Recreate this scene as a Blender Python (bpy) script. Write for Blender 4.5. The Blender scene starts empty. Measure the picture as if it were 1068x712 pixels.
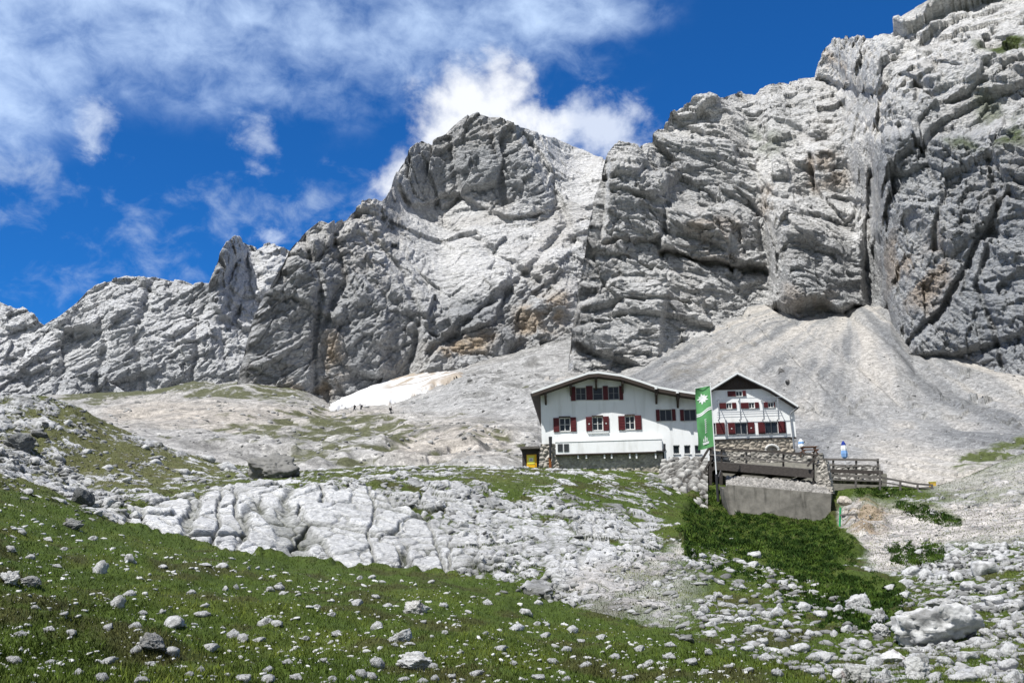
import bpy, bmesh, math, random, time
import numpy as np
from mathutils import Vector, Matrix
R = math.radians
T0 = time.time()
rng = np.random.default_rng(11)
random.seed(5)
scene = bpy.context.scene
COL = scene.collection

# ------------------------------------------------------------------ camera
PW, PH, F = 1068.0, 712.0, 1026.0          # the photograph's frame, focal length in its pixels
PITCH, ROLL, EYE = R(13.0), R(1.2), 1.7
_fw = np.array([0, math.cos(PITCH), math.sin(PITCH)])
_rt = np.array([1.0, 0, 0])
_up = np.array([0, -math.sin(PITCH), math.cos(PITCH)])
_cr = math.cos(ROLL) * _rt - math.sin(ROLL) * _up
_cu = math.sin(ROLL) * _rt + math.cos(ROLL) * _up
cam_d = bpy.data.cameras.new("camera")
cam = bpy.data.objects.new("camera", cam_d)
COL.objects.link(cam)
m = Matrix.Identity(4)
for i in range(3):
    m[i][0], m[i][1], m[i][2] = _cr[i], _cu[i], -_fw[i]
m[0][3], m[1][3], m[2][3] = 0, 0, EYE
cam.matrix_world = m
cam_d.sensor_width = 36
cam_d.lens = 36 * F / PW
cam_d.clip_start, cam_d.clip_end = 0.3, 9000
scene.camera = cam

# ------------------------------------------------------------------ sun, sky, exposure
SUN = Vector((-0.34, -0.36, 0.87)).normalized()          # towards the sun
sd = bpy.data.lights.new("sun", "SUN")
sd.energy, sd.angle, sd.color = 5.0, R(0.53), (1.0, 0.98, 0.945)
so = bpy.data.objects.new("sun", sd)
so.rotation_euler = SUN.to_track_quat('Z', 'Y').to_euler()
so.location = (-60, -60, 160)
COL.objects.link(so)
scene.view_settings.view_transform = 'Standard'
scene.view_settings.look = 'None'
scene.view_settings.gamma = 1
scene.view_settings.use_curve_mapping = False
scene.view_settings.exposure = 0.44
scene.cycles.max_bounces = 5
scene.cycles.diffuse_bounces = 3
scene.cycles.use_denoising = True

world = bpy.data.worlds.new("World")
scene.world = world
world.use_nodes = True


class NT:
    """small helper round a node tree"""
    def __init__(s, nt):
        s.nt = nt
        s.L = nt.links
    def n(s, t, **kw):
        nd = s.nt.nodes.new(t)
        for k, v in kw.items():
            setattr(nd, k, v)
        return nd
    def set(s, sock, v):
        if isinstance(v, bpy.types.NodeSocket):
            s.L.new(v, sock)
        elif v is not None:
            sock.default_value = v
    def math(s, op, a, b=None, clamp=False):
        nd = s.n('ShaderNodeMath', operation=op, use_clamp=clamp)
        s.set(nd.inputs[0], a)
        if b is not None:
            s.set(nd.inputs[1], b)
        return nd.outputs[0]
    def vmath(s, op, a, b=None):
        nd = s.n('ShaderNodeVectorMath', operation=op)
        s.set(nd.inputs[0], a)
        if b is not None:
            s.set(nd.inputs[1], b)
        return nd.outputs['Value'] if op in ('DOT_PRODUCT', 'LENGTH') else nd.outputs['Vector']
    def mix(s, fac, a, b, mode='MIX'):
        nd = s.n('ShaderNodeMix', data_type='RGBA', blend_type=mode)
        s.set(nd.inputs[0], fac)
        s.set(nd.inputs[6], a)
        s.set(nd.inputs[7], b)
        return nd.outputs[2]
    def noise(s, vec, scale, detail=5, rough=0.55, dist=0.0, lac=2.0):
        nd = s.n('ShaderNodeTexNoise')
        s.set(nd.inputs['Vector'], vec)
        nd.inputs['Scale'].default_value = scale
        nd.inputs['Detail'].default_value = detail
        nd.inputs['Roughness'].default_value = rough
        nd.inputs['Lacunarity'].default_value = lac
        nd.inputs['Distortion'].default_value = dist
        return nd.outputs['Fac']
    def vor(s, vec, scale, feature='F1', out='Distance', rnd=1.0):
        nd = s.n('ShaderNodeTexVoronoi', feature=feature)
        s.set(nd.inputs['Vector'], vec)
        nd.inputs['Scale'].default_value = scale
        nd.inputs['Randomness'].default_value = rnd
        return nd.outputs[out]
    def mapr(s, v, a, b, c=0.0, d=1.0, smooth=False):
        nd = s.n('ShaderNodeMapRange')
        nd.clamp = True
        if smooth:
            nd.interpolation_type = 'SMOOTHSTEP'
        s.set(nd.inputs[0], v)
        for i, x in enumerate((a, b, c, d)):
            nd.inputs[1 + i].default_value = x
        return nd.outputs[0]
    def mapping(s, vec, scale=(1, 1, 1), rot=(0, 0, 0), loc=(0, 0, 0)):
        nd = s.n('ShaderNodeMapping')
        s.set(nd.inputs['Vector'], vec)
        nd.inputs['Scale'].default_value = scale
        nd.inputs['Rotation'].default_value = rot
        nd.inputs['Location'].default_value = loc
        return nd.outputs[0]


# ------------------------------------------------------------------ pixels, rays and points
def pdir(px, py):
    px = np.asarray(px, float); py = np.asarray(py, float)
    x = (px - PW / 2) / F; y = -(py - PH / 2) / F
    d = _fw + x[..., None] * _cr + y[..., None] * _cu
    return d
def ang(px, py):
    d = pdir(px, py)
    return np.arctan2(d[..., 0], d[..., 1]), np.arctan2(d[..., 2], np.hypot(d[..., 0], d[..., 1]))
def proj(P):
    q = P - np.array([0, 0, EYE])
    w = q @ _fw
    w = np.where(w > 0.05, w, 0.05)
    return PW / 2 + F * (q @ _cr) / w, PH / 2 - F * (q @ _cu) / w
def at(px, py, r):
    """the point seen at this pixel at horizontal range r"""
    d = pdir(px, py)
    k = r / math.hypot(d[0], d[1])
    return Vector((d[0] * k, d[1] * k, EYE + d[2] * k))


# ------------------------------------------------------------------ sky with clouds
w = NT(world.node_tree)
for nd in list(w.nt.nodes):
    w.nt.nodes.remove(nd)
sky = w.n('ShaderNodeTexSky', sky_type='NISHITA')
sky.sun_disc = False
sky.sun_elevation = math.asin(SUN.z)
sky.sun_rotation = math.atan2(SUN.x, SUN.y)
sky.altitude = 2050
sky.air_density, sky.dust_density, sky.ozone_density = 1.0, 0.25, 3.5
dirv = w.n('ShaderNodeTexCoord').outputs['Generated']
blue = w.mix(1.0, sky.outputs[0], (0.19, 0.90, 1.64, 1), 'MULTIPLY')


def blob(px, py, rx, ry, rot=0.0):
    """soft elliptical weight round a direction of the sky"""
    c = pdir(px, py); c = c / np.linalg.norm(c)
    side = np.cross(c, [0, 0, 1]); side /= np.linalg.norm(side)
    up = np.cross(side, c)
    a, b = math.cos(rot), math.sin(rot)
    ax = (a * side + b * up) * F / rx
    ay = (-b * side + a * up) * F / ry
    d = w.vmath('SUBTRACT', dirv, tuple(c))
    u = w.vmath('DOT_PRODUCT', d, tuple(ax))
    v = w.vmath('DOT_PRODUCT', d, tuple(ay))
    q = w.math('ADD', w.math('MULTIPLY', u, u), w.math('MULTIPLY', v, v))
    return w.mapr(w.math('SQRT', q), 1.0, 0.0, 0, 1, True)


def cloud(blobs, nz, lo, hi, gain):
    s = None
    for bl in blobs:
        b = blob(*bl)
        s = b if s is None else w.math('MAXIMUM', s, b)
    v = w.math('ADD', w.math('MULTIPLY', s, gain), w.math('MULTIPLY', w.math('SUBTRACT', nz, 0.5), 3.6))
    v = w.math('MULTIPLY', w.mapr(v, lo, hi, 0, 1, True), w.mapr(s, 0.0, 0.25))
    return v


n_puff = w.noise(w.mapping(dirv, (1, 1, 1.0)), 17, 10, 0.56, 0.15)
n_veil = w.noise(w.mapping(dirv, (1.0, 1.0, 2.0), (0, R(22), 0)), 5.0, 7, 0.52, 0.25)
n_fine = w.noise(w.mapping(dirv, (1, 1, 1.3), (0, R(-30), 0)), 26, 9, 0.60, 0.3)
puff = cloud([(470, 130, 100, 80, 0.5), (428, 182, 54, 62, 0.9), (520, 92, 66, 62, 0.8), (545, 135, 70, 56, -0.2), (490, 110, 80, 70, 0.6)], w.math('ADD', w.math('MULTIPLY', n_puff, 0.7), w.math('MULTIPLY', n_fine, 0.3)), 0.14, 1.15, 1.0)
puff2 = cloud([(615, 132, 130, 60, -0.1), (650, 158, 64, 44, 0.2), (590, 150, 100, 66, 0)], w.math('ADD', w.math('MULTIPLY', n_puff, 0.5), w.math('MULTIPLY', n_fine, 0.5)), 0.22, 1.15, 0.8)
wisp = cloud([(270, 150, 46, 66, 0.35), (98, 133, 42, 46, 0.3), (280, 246, 36, 18, 0)], w.math('ADD', w.math('MULTIPLY', n_puff, 0.5), w.math('MULTIPLY', n_fine, 0.5)), 0.36, 1.35, 0.80)
veil = cloud([(110, 0, 450, 120, -0.03), (-40, 60, 150, 110, 0), (400, 40, 300, 85, -0.05), (560, 15, 170, 50, 0)], w.math('ADD', w.math('MULTIPLY', n_veil, 0.6), w.math('MULTIPLY', n_fine, 0.4)), -0.15, 1.5, 0.85)
veil2 = cloud([(200, 240, 190, 90, 0.4), (30, 190, 150, 80, 0.3), (330, 215, 170, 60, 0.3), (90, 290, 120, 70, 0.3)], n_fine, 0.3, 1.9, 0.75)
CW = (11.5, 11.8, 12.3, 1)
c = w.mix(w.math('MULTIPLY', veil2, 0.45), blue, (9.0, 10.5, 12.3, 1))
c = w.mix(w.math('MULTIPLY', veil, 0.76), c, (9.6, 12.0, 15.4, 1))
c = w.mix(w.math('MULTIPLY', wisp, 0.7), c, (9.6, 10.8, 12.6, 1))
c = w.mix(w.math('MULTIPLY', puff2, 0.75), c, (10.2, 11.0, 12.4, 1))
c = w.mix(w.math('MULTIPLY', puff, 0.94), c, CW)
# unseen whitish cloud added behind the viewer to make the fill light neutral
sepd = w.n('ShaderNodeSeparateXYZ'); w.L.new(dirv, sepd.inputs[0])
behind = w.math('MULTIPLY', w.mapr(sepd.outputs[1], 0.05, -0.35, 0, 1, True), w.mapr(n_veil, 0.36, 0.56, 0.25, 0.95))
c = w.mix(behind, c, (5.2, 5.35, 5.5, 1))
bg = w.n('ShaderNodeBackground')
w.L.new(c, bg.inputs[0])
bg.inputs[1].default_value = 0.066
wo = w.n('ShaderNodeOutputWorld')
w.L.new(bg.outputs[0], wo.inputs[0])

# ------------------------------------------------------------------ noise in numpy
def _hash(ix, iy, iz, s):
    with np.errstate(over='ignore'):
        x = (ix.astype(np.int64).astype(np.uint32) * np.uint32(0x8da6b343)) ^ (iy.astype(np.int64).astype(np.uint32) * np.uint32(0xd8163841)) \
            ^ (iz.astype(np.int64).astype(np.uint32) * np.uint32(0xcb1ab31f)) ^ np.uint32((s * 0x9E3779B9) & 0xffffffff)
        x ^= x >> np.uint32(15); x *= np.uint32(0x2c1b3c6d); x ^= x >> np.uint32(12)
        x *= np.uint32(0x297a2d39); x ^= x >> np.uint32(15)
    return x
def _f(h):
    return (h & np.uint32(0xffffff)).astype(np.float32) / np.float32(0xffffff)


def perlin(p, s=0):
    """gradient noise, about -1..1; p is (...,3)"""
    p = p.astype(np.float32)
    fl = np.floor(p); d = p - fl
    ix, iy, iz = fl[..., 0], fl[..., 1], fl[..., 2]
    u = d * d * d * (d * (d * 6 - 15) + 10)
    out = 0
    for a in (0, 1):
        wx = u[..., 0] if a else 1 - u[..., 0]
        for b in (0, 1):
            wy = u[..., 1] if b else 1 - u[..., 1]
            for c_ in (0, 1):
                wz = u[..., 2] if c_ else 1 - u[..., 2]
                h = _hash(ix + a, iy + b, iz + c_, s) & np.uint32(15)
                x, y, z = d[..., 0] - a, d[..., 1] - b, d[..., 2] - c_
                g1 = np.where(h < 8, x, y)
                g2 = np.where(h < 4, y, np.where((h == 12) | (h == 14), x, z))
                out = out + wx * wy * wz * (np.where(h & 1, -g1, g1) + np.where(h & 2, -g2, g2))
    return out
def fbm(p, octv=4, s=0, gain=0.5, ridged=False):
    o, a = 0, 1.0
    for k in range(octv):
        n = perlin(p * (2.03 ** k), s + k * 7)
        if ridged:
            n = 1 - 2 * np.abs(n) * 1.4
        o = o + a * n
        a *= gain
    return o


def facet(p, s=0, tilt=1.0, jag=1.0):
    """broken-block noise: each cell is a tilted plane; returns value and the distance to the cell's edge"""
    p = p.astype(np.float32)
    base = np.floor(p - 0.5)
    best = np.full(p.shape[:-1], 1e9, np.float32); sec = best.copy()
    bd = np.zeros_like(p); bh = np.zeros(p.shape[:-1], np.uint32)
    for a in (0, 1):
        for b in (0, 1):
            for c_ in (0, 1):
                ix, iy, iz = base[..., 0] + a, base[..., 1] + b, base[..., 2] + c_
                h = _hash(ix, iy, iz, s)
                j = np.stack([_f(h), _f(h * np.uint32(747796405) + np.uint32(1)), _f(h * np.uint32(277803737) + np.uint32(3))], -1)
                dl = p - (np.stack([ix, iy, iz], -1) + 0.5 + (j - 0.5) * 0.95)
                q = (dl * dl).sum(-1)
                nb = q < best
                sec = np.where(nb, best, np.minimum(sec, q))
                best = np.where(nb, q, best)
                bd = np.where(nb[..., None], dl, bd)
                bh = np.where(nb, h, bh)
    t = np.stack([_f(bh * np.uint32(69069) + np.uint32(5)), _f(bh * np.uint32(1664525) + np.uint32(9)), _f(bh * np.uint32(22695477) + np.uint32(7))], -1) - 0.5
    val = jag * (_f(bh * np.uint32(1103515245) + np.uint32(11)) - 0.5) * 2 + tilt * 2.4 * (t * bd).sum(-1)
    return val, np.sqrt(sec) - np.sqrt(best)


def sst(x, a, b):
    t = np.clip((x - a) / (b - a), 0, 1)
    return t * t * (3 - 2 * t)


# ------------------------------------------------------------------ painted maps over the ground (looked up once per ground point)
GX0, GX1, GY0, GY1, GS = -260.0, 1340.0, -200.0, 960.0, 2.0
_gx = np.arange(GX0, GX1, GS); _gy = np.arange(GY0, GY1, GS)
_GX, _GY = np.meshgrid(_gx, _gy)
def inpoly(x, y, poly):
    ins = np.zeros(x.shape, bool)
    n = len(poly)
    for i in range(n):
        x0, y0 = poly[i]; x1, y1 = poly[(i + 1) % n]
        if y0 == y1:
            continue
        cnd = ((y0 > y) != (y1 > y)) & (x < (x1 - x0) * (y - y0) / (y1 - y0) + x0)
        ins ^= cnd
    return ins
def blur(a, px):
    k = max(1, int(px / GS))
    for _ in range(2):
        for ax in (0, 1):
            pad = [(0, 0), (0, 0)]; pad[ax] = (k, k + 1)
            c_ = np.cumsum(np.pad(a, pad, mode='edge'), axis=ax)
            n = a.shape[ax]
            sl1 = [slice(None)] * 2; sl0 = [slice(None)] * 2
            sl1[ax] = slice(2 * k, 2 * k + n); sl0[ax] = slice(0, n)
            a = (c_[tuple(sl1)] - c_[tuple(sl0)]) / (2 * k)
    return a
class PMap:
    def __init__(s, default):
        s.a = np.full(_GX.shape, float(default))
    def add(s, val, poly, soft=8):
        mk = blur(inpoly(_GX, _GY, poly).astype(float), soft)
        s.a = s.a * (1 - mk) + val * mk
        return s
    def __call__(s, px, py):
        fx = np.clip((px - GX0) / GS, 0, len(_gx) - 1.01); fy = np.clip((py - GY0) / GS, 0, len(_gy) - 1.01)
        ix, iy = fx.astype(int), fy.astype(int); u, v = fx - ix, fy - iy
        a = s.a
        return (a[iy, ix] * (1 - u) + a[iy, ix + 1] * u) * (1 - v) + (a[iy + 1, ix] * (1 - u) + a[iy + 1, ix + 1] * u) * v


# ------------------------------------------------------------------ objects
def tag(o, label=None, cat=None, group=None, kind=None):
    if label: o['label'] = label
    if cat: o['category'] = cat
    if group: o['group'] = group
    if kind: o['kind'] = kind
    return o
def link(name, me, mat=None, parent=None):
    o = bpy.data.objects.new(name, me)
    COL.objects.link(o)
    if mat is not None:
        me.materials.append(mat)
    if parent is not None:
        o.parent = parent
    return o
def np_mesh(name, verts, faces, tint=None, smooth=False, alpha=None):
    """faces: (n,3) or (n,4) int array"""
    me = bpy.data.meshes.new(name)
    v = np.ascontiguousarray(verts, np.float32).reshape(-1, 3)
    f = np.ascontiguousarray(faces, np.int32)
    k = f.shape[1]
    me.vertices.add(len(v)); me.vertices.foreach_set('co', v.ravel())
    me.loops.add(f.size); me.loops.foreach_set('vertex_index', f.ravel())
    me.polygons.add(len(f)); me.polygons.foreach_set('loop_start', np.arange(0, f.size, k, dtype=np.int32))
    me.polygons.foreach_set('loop_total', np.full(len(f), k, np.int32))
    if smooth:
        me.polygons.foreach_set('use_smooth', np.ones(len(f), bool))
    me.update(calc_edges=True)
    if tint is not None:
        at_ = me.attributes.new('tint', 'FLOAT_COLOR', 'POINT')
        c4 = np.ones((len(v), 4), np.float32); c4[:, :3] = tint.reshape(-1, 3)
        if alpha is not None:
            c4[:, 3] = alpha.ravel()
        at_.data.foreach_set('color', c4.ravel())
    return me
def grid_faces(nr, nc):
    i = np.arange(nr * nc).reshape(nr, nc)
    return np.stack([i[:-1, :-1], i[:-1, 1:], i[1:, 1:], i[1:, :-1]], -1).reshape(-1, 4)


# ------------------------------------------------------------------ terrain sheets
def line_at(th, ln):
    a = np.array(ln, float)
    t, e = ang(a[:, 0], a[:, 1])
    o = np.argsort(t)
    return np.interp(th, t[o], e[o]), np.interp(th, t[o], a[o, 2])
def cols(px0, px1, step):
    t0 = ang(px0, 480.0)[0]; t1 = ang(px1, 480.0)[0]
    return np.linspace(t0, t1, int((px1 - px0) / step))
def sheet(th, lines, rows):
    """land between control lines of (pixel x, pixel y, range): straight from each line to the next"""
    E, RR = zip(*[line_at(th, l) for l in lines])
    rr, hh = [], []
    for i in range(len(lines) - 1):
        t = np.linspace(0, 1, rows[i], endpoint=(i == len(lines) - 2))[:, None]
        r0, r1 = RR[i], RR[i + 1]
        s = (t / r1) / ((1 - t) / r0 + t / r1)
        rr.append(r0 + (r1 - r0) * s)
        h0, h1 = r0 * np.tan(E[i]), r1 * np.tan(E[i + 1])
        hh.append(h0 + (h1 - h0) * s)
    rr, hh = np.concatenate(rr), np.concatenate(hh)
    return np.stack([rr * np.sin(th), rr * np.cos(th), EYE + hh], -1)
def crag(th, base, crest, rows, slope, back=24, hblur=14):
    """a rock wall from its foot to its crest; slope is a map of steepness in degrees; then a back side behind the crest"""
    eb, rb = line_at(th, base); ec, rc = line_at(th, crest)
    ec = np.maximum(ec, eb + 0.002)
    e0, e1 = eb.min(), ec.max()
    ne = 500
    eg = np.linspace(e0, e1, ne)[:, None] + 0 * th
    d = np.stack([np.sin(th) * np.cos(eg), np.cos(th) * np.cos(eg), np.sin(eg)], -1)
    px, py = proj(d * 500 + np.array([0, 0, EYE]))
    al = np.radians(slope(px, py))
    wgt = 1 / np.maximum(np.tan(al) - np.tan(eg), 0.14) / np.cos(eg) ** 2
    W = np.concatenate([np.zeros((1, len(th))), np.cumsum((wgt[1:] + wgt[:-1]) / 2 * np.diff(eg, axis=0), 0)])
    ib = np.clip((eb - e0) / (e1 - e0) * (ne - 1), 0, ne - 1).astype(int)
    W = W - W[ib, np.arange(len(th))]
    lr = np.log(rb) + W
    for _ in range(2):
        c_ = np.cumsum(np.pad(lr, ((0, 0), (hblur + 1, hblur)), mode='edge'), axis=1)
        lr = (c_[:, 2 * hblur + 1:] - c_[:, :-(2 * hblur + 1)]) / (2 * hblur + 1)
    t = np.linspace(0, 1, rows)[:, None]
    e = eb + (ec - eb) * t
    fi = np.clip((e - e0) / (e1 - e0) * (ne - 1), 0, ne - 1.001); ii = fi.astype(int); u = fi - ii; jj = np.arange(len(th))[None, :]
    r = np.exp(lr[ii, jj] * (1 - u) + lr[ii + 1, jj] * u)
    h = r * np.tan(e)
    kb = np.linspace(0, 1, back + 1)[1:, None]
    r2 = r[-1:] * (1 + 0.35 * kb); h2 = h[-1:] * (1 - 0.75 * kb ** 1.4)
    r, h = np.concatenate([r, r2]), np.concatenate([h, h2])
    return np.stack([r * np.sin(th), r * np.cos(th), EYE + h], -1)
class Feat:
    """blocks that stand out and clefts that cut in, in metres"""
    def __init__(s, k=1.0):
        s.a = np.zeros(_GX.shape); s.k = k
    def block(s, amp, poly, soft=2):
        s.a = s.a + s.k * amp * blur(inpoly(_GX, _GY, poly).astype(float), soft); return s
    def cleft(s, depth, width, pts):
        dd = np.full(_GX.shape, 1e9)
        for (x0, y0), (x1, y1) in zip(pts[:-1], pts[1:]):
            L2 = (x1 - x0) ** 2 + (y1 - y0) ** 2
            t = np.clip(((_GX - x0) * (x1 - x0) + (_GY - y0) * (y1 - y0)) / L2, 0, 1)
            dd = np.minimum(dd, np.hypot(_GX - x0 - t * (x1 - x0), _GY - y0 - t * (y1 - y0)))
        s.a = s.a - s.k * depth * np.clip(1 - dd / width, 0, 1); return s
    __call__ = PMap.__call__
def spacing(P):
    """how far apart the sheet's own points lie; detail finer than this is left to the bump"""
    return np.maximum(np.linalg.norm(np.gradient(P, axis=1), axis=-1), np.linalg.norm(np.gradient(P, axis=0), axis=-1)) + 1e-6
def outward(P, up, out):
    rad = np.stack([-P[..., 0], -P[..., 1], P[..., 0] * 0], -1)
    rad /= np.maximum(np.linalg.norm(rad, axis=-1, keepdims=True), 1e-6)
    n = rad * out; n[..., 2] = up
    return n / math.hypot(up, out)
def gnormals(P):
    du = np.gradient(P, axis=1); dv = np.gradient(P, axis=0)
    n = np.cross(du, dv)
    return n / np.maximum(np.linalg.norm(n, axis=-1, keepdims=True), 1e-9)
def smooth_grid(a, k):
    for ax in (0, 1):
        pad = [(0, 0)] * a.ndim; pad[ax] = (k, k)
        c_ = np.cumsum(np.pad(a, pad, mode='edge'), axis=ax)
        c_ = np.concatenate([np.zeros_like(np.take(c_, [0], ax)), c_], ax)
        n = a.shape[ax]
        s1 = [slice(None)] * a.ndim; s0 = [slice(None)] * a.ndim
        s1[ax] = slice(2 * k + 1, 2 * k + 1 + n); s0[ax] = slice(0, n)
        a = (c_[tuple(s1)] - c_[tuple(s0)]) / (2 * k + 1)
    return a


# ------------------------------------------------------------------ ground materials
def land_mat(name, bscale, bump, var=0.35, streak=0.0, rough=0.9, dark=0.35, crack=0.5, stones=0.0):
    mt = bpy.data.materials.new(name); mt.use_nodes = True
    t = NT(mt.node_tree)
    b = t.nt.nodes['Principled BSDF']
    b.inputs['Roughness'].default_value = rough
    b.inputs['Specular IOR Level'].default_value = 0.15
    tc = t.n('ShaderNodeTexCoord').outputs['Object']
    atn = t.n('ShaderNodeAttribute', attribute_name='tint'); a = atn.outputs['Color']; hard = atn.outputs['Alpha']
    n1 = t.noise(tc, bscale, 8, 0.68)
    n2 = t.noise(tc, bscale * 0.17, 6, 0.6, 0.6)
    f = t.math('ADD', t.mapr(n1, 0.28, 0.72, 1 - var, 1 + var), t.mapr(n2, 0.3, 0.7, -var * 0.5, var * 0.5))
    colr = t.mix(1.0, a, t.n('ShaderNodeCombineColor').outputs[0], 'MULTIPLY')
    cc = colr.node.inputs[7].links[0].from_node
    for i in range(3):
        t.L.new(f, cc.inputs[i])
    if streak:
        st = t.noise(t.mapping(tc, (1, 1, 0.10)), bscale * 0.35, 5, 0.6, 0.4)
        colr = t.mix(t.mapr(st, 0.52, 0.70, 0, streak), colr, (0.075, 0.08, 0.085, 1))
    if stones:
        for sc_ in (bscale * 0.5, bscale * 1.6):
            vc = t.vor(t.mapping(tc, (1, 1, 1.6)), sc_, 'F1', 'Color')
            sp_ = t.n('ShaderNodeSeparateColor'); t.L.new(vc, sp_.inputs[0])
            k_ = t.mapr(sp_.outputs[0], 0, 1, 1 - stones, 1 + stones)
            cb = t.n('ShaderNodeCombineColor')
            for i in range(3):
                t.L.new(k_, cb.inputs[i])
            colr = t.mix(1.0, colr, cb.outputs[0], 'MULTIPLY')
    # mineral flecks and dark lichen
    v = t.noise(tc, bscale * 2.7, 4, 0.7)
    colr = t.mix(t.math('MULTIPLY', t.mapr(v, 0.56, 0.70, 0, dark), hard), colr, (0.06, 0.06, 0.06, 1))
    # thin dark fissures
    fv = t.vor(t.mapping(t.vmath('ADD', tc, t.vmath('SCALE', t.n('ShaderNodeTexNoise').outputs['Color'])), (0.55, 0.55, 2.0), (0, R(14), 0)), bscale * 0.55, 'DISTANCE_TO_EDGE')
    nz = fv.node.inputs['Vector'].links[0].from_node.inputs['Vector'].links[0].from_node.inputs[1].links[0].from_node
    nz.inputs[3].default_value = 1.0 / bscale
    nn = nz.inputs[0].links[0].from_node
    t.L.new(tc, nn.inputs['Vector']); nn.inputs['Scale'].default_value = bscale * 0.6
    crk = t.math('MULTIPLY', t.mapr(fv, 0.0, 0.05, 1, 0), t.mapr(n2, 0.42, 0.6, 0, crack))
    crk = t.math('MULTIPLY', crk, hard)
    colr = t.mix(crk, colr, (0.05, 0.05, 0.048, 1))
    t.L.new(colr, b.inputs['Base Color'])
    bp = t.n('ShaderNodeBump')
    bp.inputs['Strength'].default_value = 1.0
    bp.inputs['Distance'].default_value = bump
    cr = t.noise(tc, bscale * 0.8, 9, 0.72, 0.3)
    blk = t.vor(t.mapping(tc, (1, 1, 1.8), (0, R(14), R(25))), bscale * 0.7, 'F1')
    h = t.math('ADD', cr, t.math('MULTIPLY', blk, 0.45))
    h = t.math('SUBTRACT', h, t.math('MULTIPLY', crk, 0.35))
    h = t.math('MULTIPLY', h, t.math('MAXIMUM', hard, 0.3))
    t.L.new(h, bp.inputs['Height'])
    t.L.new(bp.outputs[0], b.inputs['Normal'])
    return mt
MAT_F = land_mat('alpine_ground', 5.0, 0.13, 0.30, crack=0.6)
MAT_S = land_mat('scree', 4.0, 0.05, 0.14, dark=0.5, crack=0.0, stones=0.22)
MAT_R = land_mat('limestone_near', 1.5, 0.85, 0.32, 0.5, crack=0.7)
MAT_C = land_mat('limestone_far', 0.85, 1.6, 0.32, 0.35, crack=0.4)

# ================================================================== MOUNTAINS
def rock_wall(name, mat, px0, px1, step, rows, base, crest, slope, scales, warp, strata, tintf, label=None, seed=0, wild=1.0, ledge=None, feat=None):
    th = cols(px0, px1, step)
    P = crag(th, [(a, b + 22, c) for a, b, c in base], crest, rows, slope)
    N = outward(P, 0.20, 0.98)
    sp = spacing(P)
    px, py = proj(P)
    rotm = np.array(strata)                       # rows: along the beds, across, up through the beds
    q = P @ rotm.T
    wv = np.stack([fbm(P / warp + 17.3 * k, 3, seed + 50 + k) for k in range(3)], -1)
    q = q + wv * warp * 0.10
    D = 0
    for i, (s, amp, ax) in enumerate(scales):
        v, edge = facet(q / (s * np.array(ax)), seed + i * 13, 1.25, 0.75)
        D = D + (amp * v - amp * 0.22 * (1 - sst(edge, 0.0, 0.07))) * sst(s / sp, 1.6, 4.0)
    if ledge:
        per, amp = ledge
        for j, (pr, am) in enumerate(((per * 1.7, amp * 1.2), (per * 0.62, amp * 0.55), (per * 0.27, amp * 0.34), (per * 0.13, amp * 0.2))):
            z = q[..., 2] / pr + 0.22 * fbm(q / (pr * 6), 2, seed + 99 + j)
            k = np.floor(z); fr = z - k
            hk = _hash(k, k * 0, k * 0, seed + 3 + j)
            a = 0.3 + _f(hk)
            sgn = np.where(_f(hk * np.uint32(69069) + np.uint32(1)) < 0.68, 0.5 - fr, fr ** 1.6 - 0.4)
            pres = sst(fbm(q / (pr * np.array([6, 4, 3])), 2, seed + 120 + j), -0.3, 0.2)
            D = D + am * a * pres * sgn * sst(pr / sp, 2, 4.5)
    if feat is not None:
        jx_ = fbm(P / 14, 3, seed + 400) * 3.5; jy_ = fbm(P / 14 + 40, 3, seed + 401) * 3.5
        fd = smooth_grid(feat(px + jx_, py + jy_), 1)
        fdir = np.array([0, 0, EYE]) - P
        P = P + fdir / np.linalg.norm(fdir, axis=-1, keepdims=True) * fd[..., None]
    D = (0.7 * D + 0.3 * smooth_grid(D, 1)) * wild
    if callable(slope_amp := tintf[1]):
        D = D * slope_amp(px, py)
    P2 = P + N * D[..., None]
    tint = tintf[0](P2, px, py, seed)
    me = np_mesh(name, P2, grid_faces(*P2.shape[:2]), tint)
    o = link(name, me, mat)
    tag(o, kind='structure')
    return o, P2


def frame_strata(dip_x, dip_y):
    """orthonormal frame of beds tilted down to the right by dip_x and to the back by dip_y (degrees)"""
    a = np.array([math.cos(R(dip_x)), 0, -math.sin(R(dip_x))])
    b = np.array([0, math.cos(R(dip_y)), math.sin(R(dip_y))])
    n = np.cross(a, b); n /= np.linalg.norm(n)
    b = np.cross(n, a)
    return np.stack([a, b, n])


def mixc(c, col, m):
    return c * (1 - m[..., None]) + np.array(col) * m[..., None]


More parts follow.
